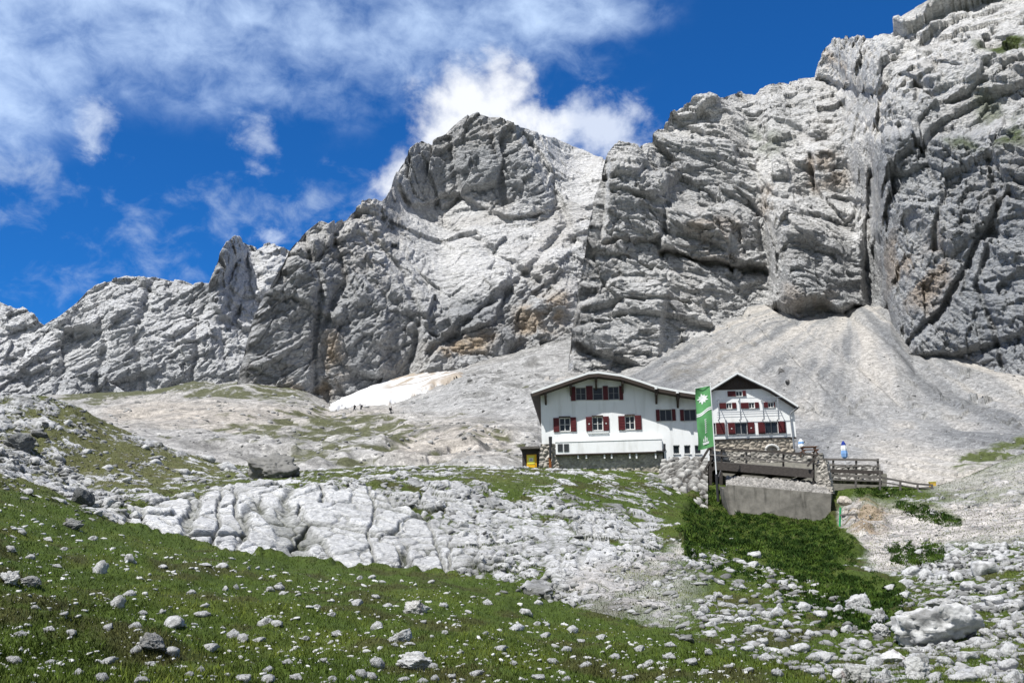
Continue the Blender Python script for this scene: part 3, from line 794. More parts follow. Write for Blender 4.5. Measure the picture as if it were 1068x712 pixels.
gG.add(2.8, LUSH, 9)
gG.add(2.8, LUSH2, 3)
gMd = PMap(0).add(1, MEADOW, 6).add(1, LUSH, 5).add(1, LUSH2, 5)
gGrav = PMap(0).add(1.0, [(880, 530), (900, 525), (960, 532), (1068, 520), (1300, 500), (1300, 560), (1068, 565), (990, 570), (985, 588), (925, 600), (905, 590), (895, 565), (872, 555)], 5) \
    .add(0.9, [(690, 585), (720, 570), (760, 560), (765, 566), (730, 580), (690, 598), (600, 620), (590, 612)], 4).add(0.6, [(600, 600), (700, 590), (740, 620), (700, 655), (620, 640)], 10).add(0.7, [(960, 500), (1068, 480), (1300, 470), (1300, 520), (980, 520)], 8).add(0, LUSH, 3)
gSlab = PMap(0).add(1.0, [(110, 548), (180, 521), (260, 509), (330, 506), (385, 508), (430, 530), (475, 562), (474, 600), (440, 604), (380, 598), (300, 588), (220, 577), (150, 561)], 5) \
    .add(0.6, [(430, 520), (470, 520), (640, 545), (660, 600), (520, 600), (470, 580)], 10)
gDirt = PMap(0).add(1, [(886, 536), (904, 524), (926, 540), (930, 556), (908, 566), (888, 558)], 4)
gDry = PMap(0.0).add(1.0, [(-260, 400), (100, 415), (250, 480), (300, 490), (180, 520), (60, 520), (0, 515), (-260, 470)], 12).add(0.45, [(250, 480), (420, 484), (560, 488), (600, 510), (300, 505)], 8).add(0.35, [(990, 500), (1300, 460), (1300, 560), (1000, 560)], 10)

w1 = fbm(P / 6, 4, 201); w2 = fbm(P / 1.6, 4, 202)
jx, jy = w1 * 9, w2 * 4
G = gG(px + jx, py + jy); grav = gGrav(px + jx, py + jy); slab = gSlab(px + jx * 0.5, py + jy * 0.5); dry = gDry(px + jx, py + jy)
sp = spacing(P)
an = np.array(frame_strata(-14, 20))
q = P @ an.T
q = q + np.stack([fbm(P / 3.5 + 9.1 * k, 3, 210 + k) for k in range(3)], -1) * 0.8
v1, e1 = facet(q / np.array([4.2, 3.4, 3.0]), 221, 1.0, 0.6); v2, e2 = facet(q / np.array([1.9, 1.5, 1.3]), 222, 1.0, 0.5)
v3, e3 = facet(q / np.array([0.8, 0.65, 0.6]), 223, 1.0, 0.4); v4, e4 = facet(q / np.array([0.36, 0.3, 0.3]), 224, 1.0, 0.4)
v2 = v2 * sst(1.6 / sp, 2.0, 4.5); v3f, v3 = v3, v3 * sst(0.7 / sp, 2.5, 5); v4f, v4 = v4, v4 * sst(0.33 / sp, 3, 6)
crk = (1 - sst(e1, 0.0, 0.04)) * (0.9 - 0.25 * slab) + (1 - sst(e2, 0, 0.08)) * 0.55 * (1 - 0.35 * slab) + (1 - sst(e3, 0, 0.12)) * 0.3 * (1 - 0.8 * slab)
# runnels worn down the smooth slab
run = sst(np.abs(perlin(np.stack([np.arctan2(P[..., 0], P[..., 1]) * 38 + w1 * 0.5, P[..., 2] * 0.12, P[..., 1] * 0.02], -1), 240)), 0.10, 0.0)
rk = (v1 * (0.62 - 0.2 * slab) + v2 * (0.62 - 0.42 * slab) + v3 * (0.42 - 0.34 * slab) + v4 * (0.22 - 0.17 * slab)) - crk * (1 + 0.15 * slab) - run * 0.9 * slab + 0.25 * w1
amp = 0.42 * np.clip((np.hypot(P[..., 0], P[..., 1]) - 4) / 40, 0.25, 1.0)
gr = G + 0.3 * w2 + 0.2 * v4f
grass = sst(gr - rk, -0.06, 0.10)
grass = np.where(slab > 0.5, grass * sst(crk, 0.3, 0.7) * 0.9, grass)
meadow = gMd(px + w2 * 2, py + w2 * 1.5)
Hh = np.maximum(rk, np.minimum(gr, rk + 4)) * amp
Hh = np.where(meadow > 0.0, Hh * (1 - meadow) + meadow * (0.2 + fbm(P / 5, 4, 251) * 0.35 + fbm(P / 1.1, 3, 252) * 0.2), Hh)
gv3, _ = facet(P / 0.45, 231); gv2, _ = facet(P / 1.3, 232); g3w, g2w = sst(0.45 / sp, 2.5, 5), sst(1.3 / sp, 2.5, 5)
Hh = Hh * (1 - grav * 0.8) + grav * (np.maximum(gv2 - 0.3, 0) * 0.2 * g2w + np.maximum(gv3, 0) * 0.08 * g3w)
Hh = Hh + gDirt(px, py) * 0.7 * sst(fbm(P / 2.2, 3, 290), -0.5, 0.4)
Hh = smooth_grid(Hh, 1)
Pf = P + outward(P, 0.85, 0.45) * Hh[..., None]
c_ = np.broadcast_to(np.array([0.385, 0.385, 0.38]), P.shape).copy()
c_ = c_ * (1 + 0.22 * v2 * (1 - 0.6 * slab) + 0.18 * w1 + 0.12 * v3f + 0.1 * v4f)[..., None].clip(0.5, 1.3)
c_ = mixc(c_, (0.13, 0.13, 0.125), 0.7 * sst(fbm(P / 2.4, 4, 260), 0.12, 0.5) * (1 - 0.75 * slab))
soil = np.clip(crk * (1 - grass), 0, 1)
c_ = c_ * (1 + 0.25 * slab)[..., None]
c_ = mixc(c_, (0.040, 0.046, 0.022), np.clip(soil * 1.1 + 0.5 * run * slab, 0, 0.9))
gravc = np.array([0.34, 0.315, 0.29]) * (1 + 0.3 * gv3 + 0.2 * gv2)[..., None].clip(0.5, 1.5)
c_ = c_ * (1 - (grav * 0.9)[..., None]) + gravc * (grav * 0.9)[..., None]
c_ = mixc(c_, (0.24, 0.185, 0.125), np.clip(gDirt(px + jx, py + jy) * 1.2 * sst(w2 + 0.5 * gv2, -0.4, 0.2), 0, 0.9))
gcol = np.broadcast_to(np.array([0.048, 0.072, 0.012]), P.shape).copy()
gcol = mixc(gcol, (0.058, 0.078, 0.015), sst(fbm(P / 3.2, 4, 271), -0.1, 0.5))
gcol = mixc(gcol, (0.042, 0.038, 0.016), 0.65 * sst(fbm(P / 2.1, 4, 272), 0.15, 0.5))
gcol = mixc(gcol, (0.10, 0.098, 0.045), dry * 0.75)
c_ = mixc(c_, (0, 0, 0), grass * 0) * (1 - grass * (1 - grav * (1 - sst(G, 0.4, 0.8))))[..., None] + gcol * (grass * (1 - grav * (1 - sst(G, 0.4, 0.8))))[..., None]
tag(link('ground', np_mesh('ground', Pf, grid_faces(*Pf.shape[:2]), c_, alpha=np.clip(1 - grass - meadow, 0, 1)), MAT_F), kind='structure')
print('ground', round(time.time() - T0, 1), Pf.shape)

# ground lookup: the ground point first met by the ray of a pixel
_pfx, _pfy = proj(Pf)
_r = np.hypot(Pf[..., 0], Pf[..., 1])
_e = np.arctan2(Pf[..., 2] - EYE, _r)
_nr = _r.shape[0] - 29
_em = np.maximum.accumulate(_e[:_nr], axis=0) + np.arange(_nr)[:, None] * 1e-9
EG = np.linspace(R(-16), R(12), 1800)
RTAB = np.stack([np.interp(EG, _em[:, j], _r[:_nr, j]) for j in range(_r.shape[1])], 1)
GTAB = grass
ITAB = np.stack([np.interp(EG, _em[:, j], np.arange(_nr)) for j in range(_r.shape[1])], 1)
def ground(px, py, more=False):
    px = np.atleast_1d(np.asarray(px, float)); py = np.atleast_1d(np.asarray(py, float))
    t, e = ang(px, py)
    j = np.clip(np.round((t - thF[0]) / (thF[1] - thF[0])).astype(int), 0, len(thF) - 1)
    i = np.clip(np.round((e - EG[0]) / (EG[1] - EG[0])).astype(int), 0, len(EG) - 1)
    fi = ITAB[i, j]; i0 = np.clip(fi.astype(int), 0, _nr - 2); u = (fi - i0)[:, None]
    Q = Pf[i0, j] * (1 - u) + Pf[i0 + 1, j] * u
    if more:
        return Q, RTAB[i, j], grass[i0, j], meadow[i0, j], dry[i0, j]
    return Q, RTAB[i, j]

# the valley floor below, out to the horizon
vf = bpy.data.materials.new('valley_grass'); vf.use_nodes = True
_t = NT(vf.node_tree); _b = _t.nt.nodes['Principled BSDF']; _b.inputs['Roughness'].default_value = 1
_t.L.new(_t.mix(_t.noise(_t.n('ShaderNodeTexCoord').outputs['Object'], 0.05, 6), (0.05, 0.08, 0.02, 1), (0.2, 0.2, 0.17, 1)), _b.inputs['Base Color'])
v = np.array([[-4000, -4000, -7], [4000, -4000, -7], [4000, 4000, -7], [-4000, 4000, -7]], float)
tag(link('terrain', np_mesh('terrain', v, np.array([[0, 1, 2, 3]])), vf), kind='structure')

# ================================================================== THINGS: materials and builders
def mat(name, col, rough=0.7, nscale=0, nvar=0.15, metal=0.0, stain=None, bump=0.0, spec=0.3, stretch=(1, 1, 1)):
    mt = bpy.data.materials.new(name); mt.use_nodes = True
    t = NT(mt.node_tree); b = t.nt.nodes['Principled BSDF']
    b.inputs['Roughness'].default_value = rough
    b.inputs['Metallic'].default_value = metal
    b.inputs['Specular IOR Level'].default_value = spec
    c4 = (*col, 1)
    if nscale:
        tc = t.mapping(t.n('ShaderNodeTexCoord').outputs['Object'], stretch)
        n = t.noise(tc, nscale, 6, 0.62)
        k = 1 - nvar; k2 = 1 + nvar
        cc = t.mix(t.mapr(n, 0.3, 0.7), tuple(x * k for x in col) + (1,), tuple(min(1, x * k2) for x in col) + (1,))
        if stain:
            n2 = t.noise(t.mapping(t.n('ShaderNodeTexCoord').outputs['Object'], (1, 1, 0.15)), 1.6, 5, 0.6, 0.3)
            cc = t.mix(t.mapr(n2, 0.52, 0.75, 0, stain[1]), cc, (*stain[0], 1))
        t.L.new(cc, b.inputs['Base Color'])
        if bump:
            bp = t.n('ShaderNodeBump'); bp.inputs['Distance'].default_value = bump
            t.L.new(n, bp.inputs['Height']); t.L.new(bp.outputs[0], b.inputs['Normal'])
    else:
        b.inputs['Base Color'].default_value = c4
    return mt
def tint_mat(name, rough=0.85, nscale=6.0, bump=0.03, trans=0.0):
    mt = bpy.data.materials.new(name); mt.use_nodes = True
    t = NT(mt.node_tree); b = t.nt.nodes['Principled BSDF']
    b.inputs['Roughness'].default_value = rough
    b.inputs['Specular IOR Level'].default_value = 0.15
    a = t.n('ShaderNodeAttribute', attribute_name='tint').outputs['Color']
    if nscale:
        tc = t.n('ShaderNodeTexCoord').outputs['Object']
        n = t.noise(tc, nscale, 7, 0.66)
        a = t.mix(t.mapr(n, 0.3, 0.6, 0.5, 0), a, (0.07, 0.07, 0.066, 1))
        bp = t.n('ShaderNodeBump'); bp.inputs['Distance'].default_value = bump
        t.L.new(n, bp.inputs['Height']); t.L.new(bp.outputs[0], b.inputs['Normal'])
    t.L.new(a, b.inputs['Base Color'])
    return mt
M_WHITE = mat('white_render', (0.80, 0.81, 0.80), 0.8, 1.2, 0.03, stain=((0.52, 0.52, 0.49), 0.6))
M_TRIM = mat('pale_metal_trim', (0.72, 0.73, 0.72), 0.5)
M_WOOD = mat('dark_stained_wood', (0.045, 0.033, 0.026), 0.7, 9, 0.5, stretch=(6, 6, 1))
M_GREYWOOD = mat('weathered_grey_wood', (0.12, 0.11, 0.10), 0.85, 5, 0.4, stretch=(1, 1, 4))
M_DARKWOOD = mat('weathered_dark_wood', (0.05, 0.043, 0.038), 0.85, 5, 0.5, stretch=(1, 1, 4))
M_RED = mat('dark_red_paint', (0.085, 0.012, 0.014), 0.55, 4, 0.2)
M_GLASS = mat('window_glass', (0.016, 0.02, 0.024), 0.12, spec=0.35)
M_FRAME = mat('grey_window_frame', (0.20, 0.20, 0.20), 0.6)
M_PALEFRAME = mat('pale_window_frame', (0.55, 0.55, 0.53), 0.6)
M_ROOF = mat('grey_sheet_roof', (0.22, 0.22, 0.22), 0.5, 3, 0.1)
M_DARK = mat('dark_metal', (0.03, 0.03, 0.032), 0.5)
M_STEEL = mat('galvanised_steel', (0.35, 0.36, 0.37), 0.4, metal=0.6)
M_CONC = mat('weathered_concrete', (0.16, 0.15, 0.13), 0.9, 1.6, 0.35, stain=((0.035, 0.033, 0.028), 0.95), bump=0.03)
M_YEL = mat('yellow_door_paint', (0.72, 0.40, 0.015), 0.5, 3, 0.08)
M_LEMON = mat('pale_yellow_panel', (0.66, 0.62, 0.08), 0.5)
M_PAPER = mat('paper_notice', (0.7, 0.7, 0.6), 0.8)
M_GREEN = mat('green_cloth', (0.10, 0.30, 0.11), 0.8, 3, 0.12)
M_GREENM = mat('green_painted_pipe', (0.03, 0.30, 0.10), 0.5)
M_CLOTHW = mat('white_cloth', (0.75, 0.77, 0.75), 0.8)
M_BLUE = mat('dark_blue_canvas', (0.012, 0.035, 0.24), 0.8)
M_LBLUE = mat('light_blue_canvas', (0.20, 0.36, 0.62), 0.8)
M_RUST = mat('rust_stain', (0.22, 0.075, 0.02), 0.9, 8, 0.4)
M_STONE = tint_mat('rough_stone', nscale=3.0, bump=0.05)
M_ROCK = tint_mat('limestone_boulder', nscale=5.0, bump=0.06)


def empty(name, loc, rz=0.0):
    o = bpy.data.objects.new(name, None)
    o.empty_display_size = 0.4
    o.location = loc; o.rotation_euler = (0, 0, rz)
    COL.objects.link(o)
    return o
class MB:
    """collects boxes, prisms, bars and tubes into one mesh"""
    def __init__(s):
        s.v, s.f = [], []
    def add(s, v, f):
        k = len(s.v); s.v += [tuple(x) for x in v]; s.f += [tuple(i + k for i in q) for q in f]
        return s
    def box(s, x0, x1, y0, y1, z0, z1):
        v = [(x, y, z) for z in (z0, z1) for y in (y0, y1) for x in (x0, x1)]
        return s.add(v, [(0, 2, 3, 1), (4, 5, 7, 6), (0, 1, 5, 4), (2, 6, 7, 3), (0, 4, 6, 2), (1, 3, 7, 5)])
    def prism(s, poly, y0, y1):
        """outline in x,z run from y0 to y1"""
        n = len(poly)
        v = [(x, y0, z) for x, z in poly] + [(x, y1, z) for x, z in poly]
        f = [tuple(range(n)), tuple(range(2 * n - 1, n - 1, -1))] + [(i, i + n, (i + 1) % n + n, (i + 1) % n) for i in range(n)]
        return s.add(v, f)
    def bar(s, a, b, w, h=None):
        """square bar from a to b, w wide and h high"""
        h = h or w
        a, b = Vector(a), Vector(b); d = (b - a).normalized()
        up = Vector((0, 0, 1)) if abs(d.z) < 0.9 else Vector((0, 1, 0))
        x = d.cross(up).normalized() * w / 2; y = x.cross(d).normalized() * h / 2
        v = [p + sx * x + sy * y for p in (a, b) for sx, sy in ((-1, -1), (1, -1), (1, 1), (-1, 1))]
        return s.add(v, [(0, 1, 2, 3), (7, 6, 5, 4), (0, 4, 5, 1), (1, 5, 6, 2), (2, 6, 7, 3), (3, 7, 4, 0)])
    def tube(s, pts, rad, n=10):
        pts = [Vector(p) for p in pts]
        rr = rad if isinstance(rad, (list, tuple)) else [rad] * len(pts)
        v = []
        for i, p in enumerate(pts):
            d = (pts[min(i + 1, len(pts) - 1)] - pts[max(i - 1, 0)]).normalized()
            up = Vector((0, 0, 1)) if abs(d.z) < 0.9 else Vector((0, 1, 0))
            x = d.cross(up).normalized(); y = x.cross(d)
            v += [p + (x * math.cos(6.2832 * k / n) + y * math.sin(6.2832 * k / n)) * rr[i] for k in range(n)]
        f = [tuple(range(n))[::-1], tuple(range(len(v) - n, len(v)))]
        for i in range(len(pts) - 1):
            f += [(i * n + k, i * n + (k + 1) % n, (i + 1) * n + (k + 1) % n, (i + 1) * n + k) for k in range(n)]
        return s.add(v, f)
    def build(s, name, m_, parent=None, bevel=0.0):
        me = bpy.data.meshes.new(name)
        me.from_pydata(s.v, [], s.f); me.update()
        bm = bmesh.new(); bm.from_mesh(me); bmesh.ops.recalc_face_normals(bm, faces=bm.faces)
        if bevel:
            bmesh.ops.bevel(bm, geom=bm.edges[:], offset=bevel, segments=1, affect='EDGES')
        bm.to_mesh(me); bm.free()
        return link(name, me, m_, parent)
def box(name, m_, parent, *b):
    return MB().box(*b).build(name, m_, parent)


def holed_wall(name, m_, parent, outline, holes, depth, reveal=0.16):
    """a wall face (x,z outline) with window openings, their reveals, the sides and back"""
    from mathutils.geometry import tessellate_polygon
    loops = [[Vector((x, z, 0)) for x, z in outline]] + [[Vector((a, c_, 0)), Vector((a, d, 0)), Vector((b, d, 0)), Vector((b, c_, 0))] for a, b, c_, d in holes]
    tri = tessellate_polygon(loops)
    flat = [p for l in loops for p in l]
    mb = MB()
    mb.add([(p.x, 0, p.y) for p in flat], [tuple(t) for t in tri])
    n = len(outline)
    mb.add([(x, y, z) for y in (0, depth) for x, z in outline], [(i, i + n, (i + 1) % n + n, (i + 1) % n) for i in range(n)] + [tuple(range(2 * n - 1, n - 1, -1))])
    for a, b, c_, d in holes:
        q = [(a, c_), (b, c_), (b, d), (a, d)]
        mb.add([(x, y, z) for y in (0, reveal) for x, z in q], [(i, i + 4, (i + 1) % 4 + 4, (i + 1) % 4) for i in range(4)])
    me = bpy.data.meshes.new(name); me.from_pydata(mb.v, [], mb.f); me.update()
    bm = bmesh.new(); bm.from_mesh(me); bmesh.ops.remove_doubles(bm, verts=bm.verts[:], dist=0.0005); bmesh.ops.recalc_face_normals(bm, faces=bm.faces); bm.to_mesh(me); bm.free()
    return link(name, me, m_, parent)


class Front:
    """a house front: turns pixels into its own x (along) and z (up)"""
    def __init__(s, px, py, r, yaw):
        s.o = at(px, py, r); s.yaw = yaw
        s.x = Vector((math.cos(yaw), -math.sin(yaw), 0)); s.n = Vector((-math.sin(yaw), -math.cos(yaw), 0))
    def __call__(s, px, py, y=0.0):
        d = Vector(pdir(px, py)); e = Vector((0, 0, EYE)); o = s.o - s.n * y
        k = (o - e).dot(s.n) / d.dot(s.n)
        p = e + d * k - o
        return p.dot(s.x), p.z
    def rect(s, x0, y0, x1, y1, y=0.0):
        """left, top, right, bottom in pixels"""
        a = s(x0, (y0 + y1) / 2, y)[0]; b = s(x1, (y0 + y1) / 2, y)[0]
        t = s((x0 + x1) / 2, y0, y)[1]; u = s((x0 + x1) / 2, y1, y)[1]
        return a, b, u, t
def window(parent, hole, splits=1, bars=0, frame=None, reveal=0.16, shutters=(), knobs=False, name='window', lintel=False):
    a, b, c_, d = hole
    fm = MB(); w_ = 0.06; y0, y1 = reveal - 0.07, reveal
    fm.box(a, a + w_, y0, y1, c_, d).box(b - w_, b, y0, y1, c_, d).box(a + w_, b - w_, y0, y1, d - w_, d).box(a + w_, b - w_, y0, y1, c_, c_ + w_)
    for k in range(1, splits + 1):
        x = a + (b - a) * k / (splits + 1)
        fm.box(x - 0.04, x + 0.04, y0, y1, c_ + w_, d - w_)
    for k in range(1, bars + 1):
        z = c_ + (d - c_) * k / (bars + 1)
        fm.box(a + w_, b - w_, y0 + 0.02, y1 - 0.01, z - 0.02, z + 0.02)
    wo_ = fm.build(name, frame or M_FRAME, parent)
    box('pane', M_GLASS, wo_, a + 0.01, b - 0.01, reveal - 0.025, reveal - 0.01, c_ + 0.01, d - 0.01)
    box('sill', M_PALEFRAME, wo_, a - 0.05, b + 0.05, -0.07, reveal - 0.072, c_ - 0.06, c_ - 0.002)
    if lintel:
        box('lintel', M_WOOD, wo_, a - 0.03, b + 0.03, -0.10, -0.004, d + 0.004, d + 0.13)
    return wo_
def shutter(parent, a, b, c_, d, heart=False, proud=0.05):
    mb = MB().box(a, b, -proud - 0.04, -proud + 0.02, c_, d)
    n = 5
    for k in range(n):
        z = c_ + (d - c_) * (k + 0.5) / n
        mb.box(a + 0.07, b - 0.07, -proud - 0.055, -proud - 0.041, z - (d - c_) / n * 0.32, z + (d - c_) / n * 0.32)
    s_ = mb.build('shutter', M_RED, parent)
    if heart:
        x, z, q = (a + b) / 2, (c_ + d) / 2, 0.085
        MB().prism([(x, z - q), (x + q, z), (x, z + q), (x - q, z)], -proud - 0.075, -proud - 0.056).build('emblem', M_PALEFRAME, s_)
    return s_


def stone_face(name, c00, c10, c11, c01, size, depth, parent=None, amp=0.10, seed=0, cols_=((0.42, 0.40, 0.36), (0.26, 0.25, 0.23)), bulge=0.0, res=0.055, joint=0.4):
    """masonry of rough stones over a four-cornered face (bottom left, bottom right, top right, top left), with its own thickness behind"""
    c = [np.array(x, float) for x in (c00, c10, c11, c01)]
    wdt = max(np.linalg.norm(c[1] - c[0]), np.linalg.norm(c[2] - c[3])); hgt = max(np.linalg.norm(c[3] - c[0]), np.linalg.norm(c[2] - c[1]))
    nu, nv = max(4, int(wdt / res)), max(4, int(hgt / res))
    u = np.linspace(0, 1, nu)[None, :, None]; v = np.linspace(0, 1, nv)[:, None, None]
    P = (c[0] * (1 - u) + c[1] * u) * (1 - v) + (c[3] * (1 - u) + c[2] * u) * v
    nrm = np.cross(c[1] - c[0], c[3] - c[0]); nrm /= np.linalg.norm(nrm)
    uv = np.concatenate([u * wdt + v * 0, v * hgt + u * 0, u * 0 + v * 0], -1)
    uv = uv + np.stack([fbm(uv / size * 0.7 + 5.1 * k, 2, seed + 60 + k) for k in range(3)], -1) * size * 0.12
    val, edge = facet(uv / np.array([size * 1.25, size * 0.8, size]), seed, 0.5, 1.0)
    hgt_ = sst(edge, 0.02, 0.45) * amp + val * amp * 0.45 + (bulge * np.sin(np.pi * u[..., 0]) * np.sin(np.pi * v[..., 0]))
    Q = P + nrm * hgt_[..., None]
    rnd = np.clip(val * 0.5 + 0.5 + fbm(uv / size * 1.7, 3, seed + 9) * 0.25, 0, 1)
    tint = mixc(np.broadcast_to(np.array(cols_[1]), P.shape).copy(), cols_[0], rnd)
    tint = mixc(tint, (0.055, 0.05, 0.045), (1 - sst(edge, 0.02, 0.16 + 0.14 * (joint > 0.8))) * joint)
    # side skirts and back
    ring = [(0, j) for j in range(nu)] + [(i, nu - 1) for i in range(1, nv)] + [(nv - 1, j) for j in range(nu - 2, -1, -1)] + [(i, 0) for i in range(nv - 2, 0, -1)]
    ri = np.array([i * nu + j for i, j in ring])
    V = Q.reshape(-1, 3); k = len(V)
    V = np.concatenate([V, P.reshape(-1, 3)[ri] - nrm * depth])
    T = np.concatenate([tint.reshape(-1, 3), tint.reshape(-1, 3)[ri]])
    n = len(ri); a = np.arange(n); b = (a + 1) % n
    sk = np.stack([ri[a], ri[b], k + b, k + a], -1)
    Fc = np.concatenate([grid_faces(nv, nu), sk])
    me = np_mesh(name, V, Fc, T)
    return link(name, me, M_STONE, parent)


# ================================================================== THE LARGE HUT
fA = Front(640, 488, 88.0, R(4))
hutA = empty('mountain_hut', fA.o, -R(4))
tag(hutA, 'long white mountain hut with low uneven gable, red shutters and stone base', 'house')
roofpx = [(554.5, 408.8), (595, 394.8), (613.8, 388.6), (624.3, 387.8), (647.5, 391), (668, 397.2), (685.4, 403.2), (705, 406.8), (738, 411.8)]
OV = -1.35                                                       # the verge stands forward of the wall
roof = [fA(x, y, OV) for x, y in roofpx]
zA = lambda x: np.interp(x, [p[0] for p in roof], [p[1] for p in roof])
xl, xr = fA(564.5, 440)[0], fA(738, 440)[0]
zb = fA(640, 470)[1]
H_ = dict(
    top1=fA.rect(600.5, 404, 611, 417), top2=fA.rect(618.5, 404, 628.5, 417), top3=fA.rect(634.5, 403, 645.5, 416.5),
    m1=fA.rect(583.5, 435.6, 594.8, 449.5), m2=fA.rect(617.8, 434.6, 628.8, 448.6), m3=fA.rect(652, 433.6, 662, 447.6),
    r1=fA.rect(688.2, 426.8, 700.6, 438.8), r2=fA.rect(713.5, 426.8, 726, 438.6),
    s1=fA.rect(702.2, 464, 709.0, 473.2), s2=fA.rect(713.6, 464, 720.4, 473.2), s3=fA.rect(724.6, 464, 731.4, 473.2))
# wall outline: under the roof, the right part reaching lower than the left
zlow = fA(715, 481)[1]
xs = [xl] + [x for x, z in roof if xl < x < xr] + [xr]
outl = [(xl, zb), (fA(692, 460)[0], zb), (fA(692, 460)[0], zlow), (xr, zlow)] + [(x, zA(x) - 0.34) for x in reversed(xs)]
DEP = 19.0
wallA = holed_wall('wall', M_WHITE, hutA, outl, list(H_.values()), DEP)
# roof: one folded slab, with a pale verge along its front edge
th_ = 0.30
prof = [(x, z) for x, z in roof] + [(x, z - th_) for x, z in reversed(roof)]
rf = MB().prism(prof, OV + 0.06, DEP + 0.8).build('roof', M_ROOF, hutA)
sof = [(x, z - th_ - 0.003) for x, z in roof] + [(x, z - th_ - 0.06) for x, z in reversed(roof)]
MB().prism(sof, OV + 0.08, DEP + 0.7).build('soffit', M_WOOD, rf)
vt = [(x, z + 0.06) for x, z in roof] + [(x, z - 0.13) for x, z in reversed(roof)]
MB().prism(vt, OV - 0.02, OV + 0.057).build('verge_trim', M_TRIM, rf)
vd = [(x, z - 0.132) for x, z in roof] + [(x, z - 0.42) for x, z in reversed(roof)]
MB().prism(vd, OV + 0.0, OV + 0.055).build('bargeboard', M_WOOD, rf)
for px_, zd in ((569, 0.0), (595.5, 0), (622, 0), (649.5, 0), (684, 0), (706, 0), (731, 0)):         # purlin ends under the verge
    x = fA(px_, 410)[0]
    pz = zA(x) - th_ - 0.06
    pb = MB().box(x - 0.11, x + 0.11, OV + 0.1, 0.0, pz - 0.30, pz - 0.003)
    pb.add([(x - 0.09, -0.003, pz - 1.0), (x + 0.09, -0.003, pz - 1.0), (x + 0.09, -0.003, pz - 0.3), (x - 0.09, -0.003, pz - 0.3), (x - 0.09, -0.75, pz - 0.3), (x + 0.09, -0.75, pz - 0.3)],
           [(0, 1, 2, 3), (0, 4, 5, 1), (3, 2, 5, 4), (0, 3, 4), (1, 5, 2)])
    pb.build('purlin', M_WOOD, rf)
for px_ in (684, 706):
    x = fA(px_, 404, OV)[0]
    box('lamp', M_TRIM, rf, x - 0.11, x + 0.11, OV - 0.2, OV - 0.025, zA(x) - 0.28, zA(x) + 0.02)
gut = MB().tube([(roof[0][0] - 0.05, OV + 0.2, roof[0][1] - 0.16), (roof[0][0] - 0.05, DEP + 0.5, roof[0][1] - 0.16)], 0.09)
gut.build('gutter', M_DARK, rf)
for k in ('top1', 'top2', 'top3'):
    window(wallA, H_[k], 1 if k != 'top2' else 0, 1)
a0 = fA.rect(595.3, 403.3, 600.3, 418); shutter(wallA, *a0)
for l_, r_ in ((611.3, 618.2), (628.8, 634.2), (645.8, 649.8)):
    q = fA.rect(l_, 402.4, r_, 417); shutter(wallA, *q)
for k, (l0, l1, r0, r1), ht in (('m1', (577.2, 583.3, 595, 601), False), ('m2', (611.2, 617.6, 629, 635.2), True), ('m3', (645, 651.8, 662.2, 669), False)):
    window(wallA, H_[k], 1, 1, M_PALEFRAME, lintel=True)
    a, b, c_, d = H_[k]
    shutter(wallA, fA(l0, 442)[0], a - 0.02, c_ - 0.05, d + 0.02, ht)
    shutter(wallA, b + 0.02, fA(r1, 442)[0], c_ - 0.05, d + 0.02, ht)
for k, (l0, r1) in (('r1', (684.1, 704.6)), ('r2', (709.2, 730))):
    window(wallA, H_[k], 1, 0)
    a, b, c_, d = H_[k]
    shutter(wallA, fA(l0, 432)[0], a - 0.02, c_, d)
    shutter(wallA, b + 0.02, fA(r1, 432)[0], c_, d)
for k in ('s1', 's2', 's3'):
    window(wallA, H_[k], 0, 0, M_PALEFRAME)
# long white bay along the ground floor
bx = fA.rect(579.5, 459.5, 690.5, 472.0, -0.45)
bay = box('bay', M_WHITE, hutA, bx[0], bx[1], -0.45, -0.003, bx[2], bx[3])
MB().box(bx[0] - 0.05, bx[1] + 0.05, -0.50, -0.003, bx[2] - 0.12, bx[2] - 0.003).build('soffit', M_WOOD, bay)
box('coping', M_TRIM, bay, bx[0] - 0.04, bx[1] + 0.04, -0.49, -0.003, bx[3] + 0.003, bx[3] + 0.05)
for l_, r_ in ((581.5, 587), (588, 593.5)):
    q = fA.rect(l_, 462.6, r_, 470.6, -0.45)
    g = box('vent', M_FRAME, bay, q[0], q[1], -0.49, -0.453, q[2], q[3])
    mb = MB()
    for i in range(6):
        z = q[2] + (q[3] - q[2]) * (i + 0.5) / 6
        mb.box(q[0] + 0.04, q[1] - 0.04, -0.515, -0.491, z - 0.03, z + 0.02)
    mb.build('louvre', M_DARK, g)
for px_ in (603, 611.5, 630.5, 638, 657, 664, 684):
    q = fA.rect(px_ - 0.8, 473.5, px_ + 0.8, 477, -0.6)
    box('bracket', M_TRIM, bay, q[0], q[1], -0.40, -0.1, q[2] - 0.05, bx[2] - 0.122)
wl = fA.rect(613, 450.6, 635, 451.6)
box('shelf', M_TRIM, wallA, wl[0], wl[1], -0.12, -0.004, wl[2], wl[3])
sp_ = [fA(684, 471.5), fA(691.5, 471.5), fA(692.5, 470), fA(692.5, 463.5)]
MB().tube([(x, -0.58, z) for x, z in sp_], 0.10).build('drainpipe', M_DARK, hutA)
